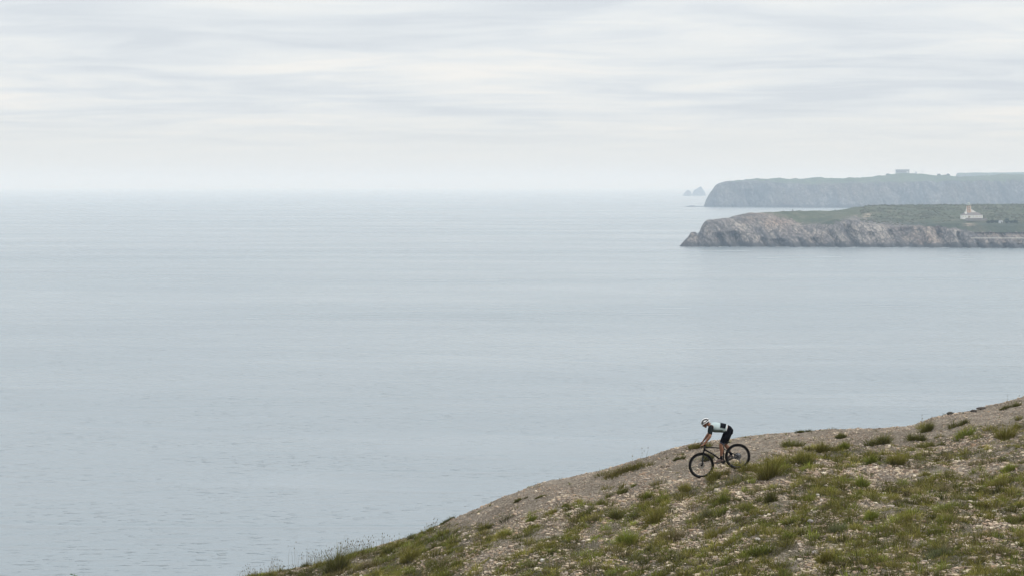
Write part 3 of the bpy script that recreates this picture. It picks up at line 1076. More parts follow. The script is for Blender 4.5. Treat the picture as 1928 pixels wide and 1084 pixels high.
def headland(name, pxs, dist, foot, lip, crest, cliffw, crestd, material, step, ncl, ntop, amp, freq, coves, backd, label,
             lean=0.5, grass_from=None, ledge=None, patches=(), scrub=None):
    """a ribbon over the land: waterline -> cliff -> lip -> crest -> back.
    foot/lip/crest: lists of (px, value): distance of the foot, height of the cliff lip, height of the skyline (m)"""
    x0 = (pxs[0] - 964) / F * dist
    x1 = (pxs[1] - 964) / F * dist
    X = np.arange(x0, x1, step)
    PX = 964 + F * X / dist
    ff = lambda tab: np.interp(PX, [a for a, b in tab], [b for a, b in tab])
    YF, HL, HC = ff(foot), ff(lip), ff(crest)
    CW, CD = ff(cliffw), ff(crestd)
    rows = []
    cols_ = []
    tcl = np.linspace(0, 1, ncl)
    ttp = np.linspace(0, 1, ntop + 1)[1:]
    for t in tcl:
        z = -4 + (HL + 4) * t
        y = YF + CW * (t ** 1.6)
        rows.append((y, z, 0))
    for t in ttp:
        e = t * t * (3 - 2 * t)
        e = 0.55 * t + 0.45 * math.sin(t * math.pi / 2)
        rows.append((YF + CW + (CD - CW) * t, HL + (HC - HL) * e, t))
    for t in (0.15, 0.4, 1.0):
        rows.append((YF + CD + backd * t, HC * (1 - t * t) - 5 * t, 2))
    R, C = len(rows), len(X)
    P = np.zeros((R, C, 3))
    K = np.zeros((R, C, 3))
    for j, (y, z, t) in enumerate(rows):
        zz = np.broadcast_to(z, X.shape).astype(float)
        q = (X + lean * zz)
        rockiness = 1.0 if j < ncl else max(0.06, 1 - 6 * t) if t < 1 else 0.06
        ha = np.clip(HC / (amp * 3.0), 0.05, 1)
        d = ha * amp * (0.9 * ridged(q * freq, zz * freq * 0.45 + 3, 5, 0.55) + 0.8 * fbm(q * freq * 0.4, zz * freq * 0.2, 3) + 0.30 * ridged(q * freq * 3.7, zz * freq * 1.5, 3))
        for cpx, cw, dep, top in coves:
            cxm = (cpx - 964) / F * dist
            lim = np.clip((top - zz) / (0.35 * top), 0, 1)
            d = d - dep * np.exp(-((q - lean * 3 - cxm) / cw) ** 2) * lim
        if ledge:
            lx, lz, lw = ledge
            on = sstep((lx - 964) / F * dist - 8, (lx - 964) / F * dist + 8, X)
            d = d * (1 - 0.6 * on * (np.abs(zz - lz) < 6)) + on * lw * sstep(lz + 1.6, lz - 0.2, zz)
        P[j, :, 0] = (PX - 964) / F * y
        P[j, :, 1] = y - d * rockiness
        zn = 0.0
        if j >= ncl:
            zn = (0.35 * amp * 0.4) * ha * fbm(X * freq * 1.8, y * freq * 0.5, 5, 0.6) * min(1, 6 * t) * (1 + 1.2 * np.clip(1 - K[ncl - 1, :, 0], 0, 1))
        else:
            zn = ha * amp * 0.22 * fbm(X * freq * 2.2 + 5, zz * freq * 2.2, 3) * (tcl[j] if j < ncl else 1)
        P[j, :, 2] = zz + zn
        g = np.zeros_like(X)
        if grass_from is not None:
            gl = ff(grass_from)          # height above which grass grows
            g = 0.5 + (zz - gl) / np.maximum(6.0, gl * 0.35)
        K[j, :, 0] = np.clip(g, 0, 1)
        if scrub is not None:
            sv = ff(scrub)
            K[j, :, 1] = np.clip((sv - zz) / 4.0, 0, 1)
        for (ppx, pz0, pz1, wpx) in patches:
            w = np.exp(-((PX - ppx) / wpx) ** 2) * ((zz > pz0) & (zz < pz1))
            K[j, :, 2] = np.maximum(K[j, :, 2], w)
    o = mesh_np(name, P.reshape(-1, 3), grid_faces(C, R), 4, material, True, None, K.reshape(-1, 3))
    tag(o, label, kind='structure')
    return o, X, P


def zat(py, d):
    return W(964, py, d).z


D1 = 2403.0
rock1 = rock_material('pale banded cliff rock',
                      [(0.045, 0.045, 0.05), (0.115, 0.105, 0.10), (0.20, 0.175, 0.155), (0.34, 0.31, 0.28), (0.225, 0.162, 0.120)],
                      [(0.042, 0.055, 0.028), (0.070, 0.082, 0.042), (0.115, 0.105, 0.070)], True, 0.55, 4.5)
sil1 = [(1280, 464), (1287, 455), (1296, 446), (1301, 438), (1309, 437), (1313, 441), (1316, 438), (1320, 428), (1326, 419), (1332, 415), (1340, 413),
        (1350, 412), (1370, 410), (1385, 406), (1405, 402), (1450, 399.5), (1500, 397), (1560, 397.5), (1590, 394), (1610, 390),
        (1640, 387), (1700, 385), (1800, 384.5), (1928, 383.5), (2300, 381)]
cd1 = [(1280, 14), (1320, 40), (1400, 90), (1500, 170), (1600, 420), (1700, 520), (1928, 560), (2300, 560)]
cdv = lambda px: float(np.interp(px, [a for a, b in cd1], [b for a, b in cd1]))
crest1 = [(px, max(0.2, zat(py, D1 + cdv(px)))) for px, py in sil1]
lip1px = [(1280, 464), (1296, 449), (1301, 441), (1313, 444), (1320, 432), (1330, 420), (1360, 415), (1400, 411), (1450, 412), (1480, 420), (1510, 427),
          (1540, 424), (1570, 414), (1600, 414), (1640, 424), (1690, 428), (1740, 424), (1780, 420), (1830, 422), (1870, 424), (1928, 425), (2300, 425)]
cw1 = [(1280, 8), (1320, 26), (1400, 55), (1500, 50), (1928, 45), (2300, 45)]
lip1 = [(px, max(0.1, zat(py, D1 + 35) if px > 1320 else zat(py, D1 + 10))) for px, py in lip1px]
foot1 = [(1280, 2415), (1500, 2400), (1700, 2380), (1928, 2350), (2300, 2330)]
grass1 = [(1280, 60), (1400, 47), (1440, 40), (1480, 34), (1510, 26), (1560, 27), (1590, 33), (1610, 35), (1650, 29), (1700, 26), (1780, 24), (1830, 19),
          (1880, 18), (1928, 18), (2300, 18)]
pen, PX_, PP_ = headland('peninsula', (1279.5, 2250), D1, foot1, lip1, crest1, cw1, cd1, rock1, 1.25, 46, 46, 5.0, 1 / 34.0,
                         [(1362, 6, 17, 17), (1392, 8, 20, 19), (1440, 4, 10, 12), (1470, 9, 12, 10), (1510, 4, 10, 12), (1540, 7, 12, 12), (1575, 4, 12, 22), (1613, 8, 22, 27), (1650, 6, 14, 20), (1690, 5, 16, 22), (1715, 14, 26, 29),
                          (1745, 4, 12, 24), (1783, 8, 22, 25), (1815, 4, 18, 20), (1845, 4, 14, 11), (1868, 6, 14, 14), (1895, 4, 16, 18), (1922, 7, 14, 12)], 120,
                         'rocky peninsula with grassy top and the lighthouse on it', 0.55, grass1,
                         ledge=(1834, 11.6, 1.6), scrub=[(1280, 0), (1480, 0), (1500, 28), (1560, 33), (1640, 34), (1700, 31), (1928, 30), (2300, 30)], patches=[(1632, 33, 37, 7), (1822, 25, 28, 8)])


lcx_ = (1824.4 - 964) / F * 2463


def pen_z(x, y):
    """height of the peninsula surface near x at distance y"""
    i = int(np.clip(np.searchsorted(PX_, x * D1 / y), 1, len(PX_) - 2))
    col = PP_[:, i]
    k = np.argsort(col[46:92, 1])
    return float(np.interp(y, col[46:92, 1][k], col[46:92, 2][k]))


# low scrub on the peninsula top
r = np.random.default_rng(92)
Vs, Fs = [], []
hb6 = np.array([(math.cos(k * math.pi / 3), math.sin(k * math.pi / 3)) for k in range(6)])
cnt = 0
while cnt < 3600:
    i = int(r.integers(175, len(PX_) - 6))
    j = int(r.integers(48, 91))
    x, y, z = PP_[j, i]
    if fbm(x / 40.0, y / 60.0, 3) + r.normal(0, 0.25) < 0.05 or (abs(x - lcx_) < 26 and abs(y - 2463) < 30):
        continue
    w_ = r.uniform(0.6, 2.1)
    h_ = w_ * r.uniform(0.35, 0.8)
    n0 = cnt * 13
    q = r.uniform(0.7, 1.3, (2, 6, 1))
    a = np.concatenate([np.column_stack([hb6 * w_ * q[0], np.full(6, -0.5)]), np.column_stack([hb6 * w_ * 0.75 * q[1], h_ * r.uniform(0.6, 0.9, 6)]), [[0, 0, h_]]])
    Vs.append(a + np.array([x, y, z]))
    for m_ in range(6):
        e_ = (m_ + 1) % 6
        Fs += [n0 + m_, n0 + e_, n0 + 6 + e_, n0 + m_, n0 + 6 + e_, n0 + 6 + m_, n0 + 6 + m_, n0 + 6 + e_, n0 + 12]
    cnt += 1
so_ = mesh_np('scrub', np.concatenate(Vs), Fs, 3, mat_noise('low scrub', (0.048, 0.057, 0.032), (0.105, 0.098, 0.060), 0.12, 0.95, 0.08), False)
tag(so_, 'low dark scrub dotted over the peninsula top', kind='stuff')

# broken foam where the swell meets the peninsula
r = np.random.default_rng(91)
Vf, Ff = [], []
for k in range(420):
    i = int(r.integers(4, len(PX_) - 4))
    x = PP_[3, i, 0] + r.normal(0, 2)
    y = PP_[:8, i, 1].min() - abs(r.normal(0, 2.2)) - 0.5
    rx, ry = r.uniform(0.6, 3.2), r.uniform(0.4, 1.6)
    n0 = len(Vf) * 9
    a = np.linspace(0, 2 * math.pi, 9)[:-1]
    q = r.uniform(0.6, 1.25, 8)
    ring_ = np.stack([x + np.cos(a) * rx * q, y + np.sin(a) * ry * q, np.full(8, 0.04)], 1)
    Vf.append(np.concatenate([ring_, [[x, y, 0.12]]]))
    for m_ in range(8):
        Ff += [n0 + m_, n0 + (m_ + 1) % 8, n0 + 8]
fo = mesh_np('foam', np.concatenate(Vf), Ff, 3, mat_noise('sea foam', (0.45, 0.47, 0.48), (0.62, 0.64, 0.65), 0.8, 0.9), True)
tag(fo, 'thin broken foam along the foot of the peninsula cliffs', kind='stuff')

D2 = 6694.0
rock2 = rock_material('distant grey cliff', [(0.03, 0.032, 0.038), (0.06, 0.063, 0.070), (0.11, 0.108, 0.108), (0.19, 0.18, 0.17), (0.10, 0.085, 0.07)],
                      [(0.045, 0.065, 0.030), (0.065, 0.088, 0.042), (0.095, 0.11, 0.06)], True, 0.35, 6.0, 0.4, 0.05)
sil2 = [(1292, 389.5), (1298, 388.0), (1304, 387.6), (1310, 389), (1325, 388.6), (1328, 378), (1333, 368), (1337, 361), (1340, 358), (1342, 355), (1344, 351), (1348, 348), (1354, 345),
        (1366, 341.5), (1385, 338.8), (1410, 338.2), (1440, 337.5), (1480, 337), (1520, 335.5), (1560, 334.5), (1600, 334.2), (1640, 333),
        (1665, 330.5), (1685, 329), (1700, 328.4), (1730, 329), (1750, 331), (1765, 332.0), (1785, 332), (1797, 333.6), (1830, 333.2),
        (1860, 331), (1890, 330), (1928, 329), (2300, 326)]
cd2 = [(1292, 30), (1330, 60), (1400, 200), (1600, 350), (2300, 400)]
cdv2 = lambda px: float(np.interp(px, [a for a, b in cd2], [b for a, b in cd2]))
crest2 = [(px, max(0.5, zat(py, D2 + cdv2(px)))) for px, py in sil2]
lip2px = [(1292, 390), (1325, 389), (1330, 374), (1340, 360), (1344, 353), (1352, 348), (1380, 344), (1450, 344), (1520, 348), (1560, 349), (1620, 345), (1700, 343),
          (1800, 341), (1928, 338), (2300, 336)]
lip2 = [(px, max(0.3, zat(py, D2 + 60))) for px, py in lip2px]
foot2 = [(1292, 6740), (1400, 6690), (1560, 6500), (1928, 6300), (2300, 6200)]
grass2 = [(1292, 200), (1340, 96), (1380, 88), (1450, 85), (1520, 76), (1600, 82), (1700, 84), (1928, 88), (2300, 90)]
headland('headland', (1291, 2200), D2, foot2, lip2, crest2, [(1292, 14), (1340, 70), (1500, 120), (2300, 120)], cd2, rock2, 3.6, 44, 18, 24.0, 1 / 120.0,
         [(1420, 30, 25, 60), (1560, 40, 30, 50), (1700, 40, 30, 70), (1820, 30, 25, 80)], 300,
         'misty blue headland with a flat green top behind the peninsula', 0.35, grass2)

D3 = 9600.0
sil3 = [(1797, 334), (1799, 328), (1802, 325.6), (1850, 325.4), (1900, 325.2), (1920, 324.6), (1928, 324), (2200, 322)]
headland('distant_cape', (1797, 2150), D3, [(1790, 9600), (2200, 9500)], [(px, zat(py + 1.6, D3 + 60)) for px, py in sil3],
         [(px, zat(py, D3 + 200)) for px, py in sil3], [(1790, 40), (2200, 80)], [(1790, 60), (1810, 200), (2200, 300)], rock2, 9.0, 16, 8, 12.0, 1 / 220.0, [], 400,
         'faint flat topped cape at the far right behind the headland', 0.3, [(1790, 118), (2200, 118)])

D4 = 13500.0


def sea_stack(outline, d, label, depth):
    """outline: (px, py) top profile; a lumpy rock island of real depth"""
    a = [W(px, py, d) for px, py in outline]
    X = np.linspace(a[0].x, a[-1].x, 40)
    H = np.interp(X, [p.x for p in a], [max(0, p.z) for p in a])
    T = np.linspace(-1, 1, 15)
    V = []
    for t in T:
        z = H * (1 - abs(t) ** 1.4) + 4 * perlin(X / 25 + 5, np.full_like(X, t * 3)) * (1 - abs(t)) - 3 * abs(t) ** 3 - 1
        V.append(np.stack([X, d + t * depth * (0.4 + 0.6 * H / max(H.max(), 1)), z], 1))
    o = mesh_np('sea_stack', np.concatenate(V), grid_faces(40, 15), 4, rock2, True)
    zb = o.data
    tag(o, label, 'rock', 'sea stacks off the headland')


WL = 348 + CZ * F / D4
sea_stack([(1285, WL + 1), (1289, 362.5), (1293, 359), (1297, 358.4), (1301, 361), (1303, WL + 1)], D4, 'low rounded sea stack, the left one of the misty pair', 60)
sea_stack([(1302, WL + 1), (1307, 358), (1312, 355), (1319, 351.3), (1321, 351.6), (1323, 356), (1327, 361), (1329, WL + 1)], D4 + 150, 'tall pointed sea stack between the low one and the headland', 90)

# ------------------------------------------------------------------ lighthouse
LD = 2403 + 60.0
white = mat_noise('whitewashed wall', (0.70, 0.69, 0.66), (0.78, 0.77, 0.74), 0.8, 0.8, 0.2)
stonew = mat_noise('tan tower stone', (0.42, 0.27, 0.18), (0.50, 0.34, 0.24), 1.2, 0.9, 0.2)
roofm = mat_noise('grey brown roof tile', (0.16, 0.145, 0.14), (0.22, 0.20, 0.19), 1.5, 0.9, 0.2)
glassm = mat('window glass', (0.03, 0.035, 0.04), 0.15, 0.5)
metal_g = mat('painted metal', (0.35, 0.38, 0.36), 0.5, 0.4)
dark_m = mat('dark opening', (0.04, 0.04, 0.045), 0.6, 0.3)


def LZ(v):
    """height for the zoomed sketch row v (27.1 px per photo px, photo rows 380..420)"""
    return zat(380 + v / 27.1, LD)


def LX(u):
    return W(1800 + u / 27.1, 400, LD).x


gz = LZ(850)
lcx = LX(660)
lh = thing('lighthouse', (lcx, LD, gz), 'white and tan lighthouse with a low white keeper house on the peninsula', 'lighthouse')


def prism(bm, x, y, secs, n=8, rot=math.pi / 8):
    rings = [[bm.verts.new((x + rr_ * math.cos(rot + 2 * math.pi * k / n), y + rr_ * math.sin(rot + 2 * math.pi * k / n), z)) for k in range(n)] for z, rr_ in secs]
    for a, b in zip(rings, rings[1:]):
        for k in range(n):
            bm.faces.new((a[k], a[(k + 1) % n], b[(k + 1) % n], b[k]))
    bm.faces.new(rings[0][::-1])
    bm.faces.new(rings[-1])
    return bm


def gabled(bm, x0, x1, y0, y1, z0, z1, over=0.4, hip=0.0):
    """roof solid with the ridge along x"""
    ym = (y0 + y1) / 2
    pts = [(x0 - over, y0 - over, z0), (x1 + over, y0 - over, z0), (x1 + over, y1 + over, z0), (x0 - over, y1 + over, z0),
           (x0 - over + hip, ym, z1), (x1 + over - hip, ym, z1)]
    v = [bm.verts.new(p) for p in pts]
    for f in ((0, 1, 5, 4), (1, 2, 5), (2, 3, 4, 5), (3, 0, 4), (3, 2, 1, 0)):
        bm.faces.new([v[i] for i in f])
    return bm


tower_r0, tower_r1 = (LX(795) - LX(525)) / 2, (LX(775) - LX(560)) / 2
tc_x = LX(662)
bm = prism(NB(), tc_x, LD + 2, [(gz, tower_r0 * 1.05), (LZ(560), tower_r0 * 0.98), (LZ(215), tower_r1)])
tw = obj('tower', bm, stonew, lh, False)
bm = NB()
for k in range(8):
    a = math.pi / 8 + 2 * math.pi * k / 8
    b0, b1 = tower_r0 * 1.04, tower_r1 * 1.04
    tube(bm, [(tc_x + b0 * math.cos(a), LD + 2 + b0 * math.sin(a), gz), (tc_x + b1 * math.cos(a), LD + 2 + b1 * math.sin(a), LZ(215))], 0.16, 6, Vector((1, 0, 0)))
obj('corner_trim', bm, white, tw, False)
for v in (300, 430):
    box_bm = NB()
    box(box_bm, (tc_x - 0.2, LD + 2 - tower_r1 * 1.02 - (0.12 if v == 430 else 0), LZ(v)), 0.9, 0.5, 1.3)
    obj('window', box_bm, dark_m, tw, False)
bm = prism(NB(), tc_x, LD + 2, [(LZ(215), tower_r1 * 1.05), (LZ(190), tower_r1 * 1.35), (LZ(170), tower_r1 * 1.4), (LZ(168), tower_r1 * 1.1)])
ga = obj('gallery', bm, mat('gallery stone', (0.33, 0.31, 0.24), 0.9), lh, False)
bm = NB()
for k in range(16):
    a = 2 * math.pi * k / 16
    x, y = tc_x + tower_r1 * 1.34 * math.cos(a), LD + 2 + tower_r1 * 1.34 * math.sin(a)
    tube(bm, [(x, y, LZ(170)), (x, y, LZ(135))], 0.06, 5, Vector((1, 0, 0)))
for zr in (LZ(135), LZ(150)):
    tube(bm, [(tc_x + tower_r1 * 1.34 * math.cos(2 * math.pi * k / 16), LD + 2 + tower_r1 * 1.34 * math.sin(2 * math.pi * k / 16), zr) for k in range(17)], 0.05, 5, Vector((0, 0, 1)))
obj('railing', bm, metal_g, ga, False)
bm = prism(NB(), tc_x, LD + 2, [(LZ(168), 1.55), (LZ(130), 1.55), (LZ(128), 1.75), (LZ(70), 1.7)])
la = obj('lantern', bm, mat('lantern glazing', (0.42, 0.47, 0.46), 0.25, 0.5), lh, False)
bm = prism(NB(), tc_x, LD + 2, [(LZ(72), 2.0), (LZ(55), 1.5), (LZ(35), 0.5), (LZ(20), 0.18)])
obj('lantern_roof', bm, metal_g, la, False)

xL, xR = LX(280), LX(1310)
y0, y1 = LD - 6.0, LD + 6.0
bm = NB()
box(bm, ((xL + xR) / 2, LD, (gz + LZ(690)) / 2 - 0.5), xR - xL, 12, LZ(690) - gz + 1)
wl_ = obj('house_wall', bm, white, lh, False)
bm = gabled(NB(), xL, xR, y0, y1, LZ(690), LZ(545), 0.2, 4.5)
obj('roof', bm, roofm, lh, False)
for u in (330, 440, 640, 700, 830, 960, 1030, 1150, 1240):
    bm = NB()
    box(bm, (LX(u), y0 - 0.02, LZ(760)), 1.05, 0.3, 1.5)
    f = obj('window', bm, mat('window frame', (0.55, 0.5, 0.42), 0.7), wl_, False) if u == 330 else None
    if f is None:
        f = bpy.data.objects.new('window', WINM)
        COL.objects.link(f)
        f.parent = wl_
        f.location = (LX(u) - LX(330), 0, 0)
    else:
        WINM = f.data
bm = NB()
box(bm, (LX(605), y0 - 0.06, LZ(775)), 1.3, 0.4, 2.3)
obj('door', bm, mat('brown door', (0.14, 0.08, 0.05)), lh, False)
# white gabled wing behind the tower, its roof slope falling to the right
bm = NB()
pr = [(LX(780), LZ(560)), (LX(780), LZ(385)), (LX(850), LZ(400)), (LX(1050), LZ(515)), (LX(1060), LZ(560))]
fr = [bm.verts.new((x, LD + 6.5, z)) for x, z in pr]
bk = [bm.verts.new((x, LD + 12, z)) for x, z in pr]
bm.faces.new(fr)
bm.faces.new(bk[::-1])
for k in range(5):
    bm.faces.new((fr[k], fr[(k + 1) % 5], bk[(k + 1) % 5], bk[k]))
box(bm, (LX(915), LD + 9.2, (LZ(560) + gz) / 2), LX(1060) - LX(775), 5.2, LZ(560) - gz)
obj('gable', bm, white, lh, False)
bm = NB()
box(bm, (LX(478), LD - 1.5, LZ(585)), LX(530) - LX(430), 4, LZ(520) - LZ(655))
box(bm, (LX(500), LD - 1.5, LZ(450)), 0.7, 0.9, LZ(370) - LZ(530))
obj('chimney_block', bm, white, lh, False)

bm = NB()
box(bm, (LX(950), LD - 9.0, LZ(905)), LX(1500) - LX(400), 0.8, 3.4)
tag(obj('retaining_wall', bm, mat_noise('rubble wall', (0.16, 0.15, 0.14), (0.26, 0.24, 0.22), 0.8, 0.95, 0.1, 0.1), smooth=False),
    'long grey rubble wall below the lighthouse terrace', 'wall')
bm = NB()
xa = W(1835, 449, 2355).x
box(bm, (xa + 55, 2352.5, 12.0), 120, 1.2, 0.6)
tag(obj('parapet', bm, mat('pale concrete', (0.55, 0.53, 0.47), 0.8), smooth=False), 'straight pale concrete parapet along the foot of the right cliffs', 'wall')

# shed, bushes and posts on the peninsula
shx, shy = W(1884, 410, 2440).x, 2440
shz = pen_z(shx, shy)
sh = thing('shed', (shx, shy, shz), 'small pale grey shed between dark bushes right of the lighthouse', 'shed')
bm = NB()
box(bm, (shx, shy, shz + 1.1), 4.2, 3.5, 2.6)
obj('wall', bm, mat('shed wall', (0.52, 0.55, 0.58), 0.8), sh, False)
obj('roof', gabled(NB(), shx - 2.1, shx + 2.1, shy - 1.75, shy + 1.75, shz + 2.4, shz + 3.2, 0.2), mat('shed roof', (0.35, 0.36, 0.38)), sh, False)
bm = NB()
box(bm, (shx + 0.8, shy - 1.78, shz + 0.95), 0.9, 0.12, 1.9)
obj('door', bm, dark_m, sh, False)

leafm = mat_noise('dark bush leaves', (0.030, 0.042, 0.022), (0.055, 0.07, 0.035), 0.5, 0.9, 0.1)
barkm = mat('bush bark', (0.09, 0.07, 0.05))


def bush(x, y, z, w, h, seed, label, name='shrub', n=420, leaf=0.5):
    r = np.random.default_rng(seed)
    t = thing(name, (x, y, z), label, 'bush')
    u = r.normal(0, 1, (n, 3))
    u /= np.linalg.norm(u, axis=1, keepdims=True)
    rad = r.uniform(0.55, 1.0, n) * (1 + 0.35 * perlin(u[:, 0] * 2 + seed, u[:, 2] * 2 + u[:, 1]))
    c = u * rad[:, None] * np.array([w / 2, w / 2.4, h / 2]) + np.array([x, y, z + h * 0.55])
    c[:, 2] = np.maximum(c[:, 2], z + 0.1)
    a = r.normal(0, 1, (n, 3)); a /= np.linalg.norm(a, axis=1, keepdims=True)
    b = np.cross(a, r.normal(0, 1, (n, 3))); b /= np.linalg.norm(b, axis=1, keepdims=True)
    V = np.stack([c - a * leaf, c + b * leaf * 0.6, c + a * leaf, c - b * leaf * 0.6], 1).reshape(-1, 3)
    mesh_np('crown', V, np.arange(4 * n), 4, leafm, False, t)
    tube_b = NB()
    tube(tube_b, [(x, y, z - 0.3), (x + 0.1, y, z + h * 0.4), (x - 0.1, y, z + h * 0.7)], [w * 0.05, w * 0.04, w * 0.02], 6, Vector((1, 0, 0)))
    obj('trunk', tube_b, barkm, t)
    return t


for k, (px, py, w, h, label) in enumerate([
        (1861, 409, 5, 3.2, 'dark low bush, leftmost of those right of the lighthouse'),
        (1868, 408, 6, 4.0, 'dark round bush second from the lighthouse'),
        (1877, 407.5, 6, 3.6, 'dark bush touching the left side of the shed'),
        (1896, 406, 7, 6.0, 'tallest dark tree right of the pale shed'),
        (1905, 408, 6, 3.2, 'low spreading bush between the tallest tree and the picture edge'),
        (1912, 407, 6, 3.8, 'rounded bush nearest the right picture edge')]):
    y = 2435 + 6 * (k % 3)
    x = W(px, py, y).x
    bush(x, y, pen_z(x, y), w, h, 40 + k, label)

for k, (px, h, label) in enumerate([(1492, 2.6, 'small dark marker post on the skyline of the peninsula'),
                                    (1571, 1.6, 'short dark stump on the peninsula skyline right of the post')]):
    i = int(np.searchsorted(PX_, (px - 964) / F * D1))
    i = int(np.clip(i, 0, len(PX_) - 1))
    j = int(np.argmax(PP_[:, i, 2]))
    x, y, z = PP_[j, i]
    bm = NB()
    tube(bm, [(x, y, z - 0.5), (x, y, z + h * 0.8), (x, y, z + h)], [0.45, 0.38, 0.15], 8, Vector((1, 0, 0)))
    box(bm, (x, y, z + 0.2), 2.4, 1.6, 0.7)
    tag(obj('marker_post', bm, dark_m, smooth=False), label, 'post')

# ------------------------------------------------------------------ building and mast on the far headland
HD = D2 + 330.0
hgz = zat(329.2, HD)


def HXZ(px, py):
    p = W(px, py, HD)
    return p.x, p.z


hx0, hz1 = HXZ(1688, 320)
hx1, _ = HXZ(1712, 320)
hb = thing('hotel_building', ((hx0 + hx1) / 2, HD, hgz), 'flat roofed pale building standing on the skyline of the misty headland', 'building')
gwall = mat_noise('grey render', (0.30, 0.31, 0.32), (0.36, 0.37, 0.38), 0.3, 0.9)
bm = NB()
box(bm, ((hx0 + hx1) / 2, HD + 8, (hgz + hz1) / 2 - 3), hx1 - hx0, 18, hz1 - hgz + 4)
bw = obj('wall', bm, gwall, hb, False)
bm = NB()
box(bm, ((hx0 + hx1) / 2, HD + 8, hz1 + 0.6 - 1.0), hx1 - hx0 + 2.4, 20.5, 2.0, 0, 0.4)
obj('roof', bm, mat('flat roof', (0.2, 0.21, 0.22)), hb, False)
for j in range(2):
    for k in range(7):
        u = (k + 0.7) / 9.6
        bm = NB()
        box(bm, (hx0 + (hx1 - hx0) * u, HD - 1.1, hgz + 4.5 + 6.3 * j), 2.0, 0.3, 3.0)
        obj('window', bm, dark_m, bw, False)
bm = NB()
box(bm, (hx0 + (hx1 - hx0) * 0.86, HD - 1.2, hgz + 9.0), 7.0, 0.5, 3.0)
obj('terrace_front', bm, white, bw, False)
wx0, wz1 = HXZ(1712, 326.0)
wx1, _ = HXZ(1726.5, 326)
bm = NB()
box(bm, ((wx0 + wx1) / 2, HD + 8, (hgz + wz1) / 2 - 3), wx1 - wx0, 14, wz1 - hgz + 4)
wg = obj('wing', bm, gwall, hb, False)
bm = NB()
box(bm, (wx1 - 2.2, HD + 6, wz1 + 1.6), 3.6, 4, 5.0)
obj('chimney', bm, gwall, wg, False)

mx, mz = HXZ(1736.5, 317)
bm = NB()
base_z = zat(331.5, HD)
tube(bm, [(mx, HD, base_z), (mx, HD, mz)], [0.45, 0.25], 6, Vector((1, 0, 0)))
for f in (0.5, 0.8, 0.95):
    tube(bm, [(mx - 1.6, HD, base_z + (mz - base_z) * f), (mx + 1.6, HD, base_z + (mz - base_z) * f)], 0.14, 5, Vector((0, 0, 1)))
tag(obj('radio_mast', bm, metal_g, smooth=False), 'thin radio mast on the headland skyline right of the building', 'mast')
for k, (px, py, w, h, label) in enumerate([
        (1673, 330.5, 20, 7, 'low misty thicket left of the skyline building'),
        (1768, 331.5, 14, 9, 'pointed misty bush on the headland skyline'),
        (1779, 332.0, 10, 6, 'small misty bush between two larger skyline bushes'),
        (1785, 331.5, 12, 9, 'misty bush nearest the faint cape on the skyline')]):
    p = W(px, py, HD - 20)
    bush(p.x, p.y, p.z - 4, w, h + 2, 60 + k, label, 'shrub', 300, 1.6)

# ------------------------------------------------------------------ bicycle
LAT = Vector((-math.sin(math.radians(5)), -math.cos(math.radians(5)), 0))   # towards the camera (rider's left)
FWD = Vector((-math.cos(math.radians(5)), -math.sin(math.radians(5)), 0))
UP = Vector((0, 0, 1))
ZS = 509.0                                                                 # zoomed px per metre
blackm = mat_noise('matt black paint', (0.005, 0.005, 0.006), (0.008, 0.008, 0.009), 20, 0.5, 0.2)
rubber = mat_noise('tyre rubber', (0.006, 0.006, 0.0065), (0.016, 0.015, 0.014), 60, 0.9, 0.08, 0.004, 120)
rimm = mat('carbon rim', (0.02, 0.02, 0.024), 0.35, 0.5)
steel = mat('brushed steel', (0.30, 0.30, 0.31), 0.35, 0.5, 0.8)
darksteel = mat('dark steel', (0.085, 0.085, 0.09), 0.45, 0.5, 0.6)

bike = thing('mountain_bike', (CF + CR) / 2, 'black hardtail mountain bike being ridden downhill on the gravel', 'bicycle')


def ring(bm, c, R, ra, rb, n=72, m=10, shape=None):
    """torus in the bicycle plane; ra radial, rb lateral half-thickness"""
    vs = []
    for i in range(n):
        a = 2 * math.pi * i / n
        d = FWD * math.cos(a) + UP * math.sin(a)
        k = 1.0 if shape is None else shape(i)
        vs.append([bm.verts.new(c + d * (R + ra * k * math.cos(2 * math.pi * j / m)) + LAT * (rb * math.sin(2 * math.pi * j / m))) for j in range(m)])
    for i in range(n):
        for j in range(m):
            bm.faces.new((vs[i][j], vs[(i + 1) % n][j], vs[(i + 1) % n][(j + 1) % m], vs[i][(j + 1) % m]))
    return bm


def disc(bm, c, r, th, n=40, teeth=0.0):
    a_, b_ = [], []
    for i in range(n):
        a = 2 * math.pi * i / n
        rr_ = r * (1 + (teeth if i % 2 else -teeth))
        d = (FWD * math.cos(a) + UP * math.sin(a)) * rr_
        a_.append(bm.verts.new(c + d + LAT * th / 2))
        b_.append(bm.verts.new(c + d - LAT * th / 2))
    bm.faces.new(a_)
    bm.faces.new(b_[::-1])
    for i in range(n):
        bm.faces.new((a_[i], b_[i], b_[(i + 1) % n], a_[(i + 1) % n]))
    return bm


def cyl(bm, c, r, half, n=16):
    return tube(bm, [c - LAT * half, c + LAT * half], r, n, UP)


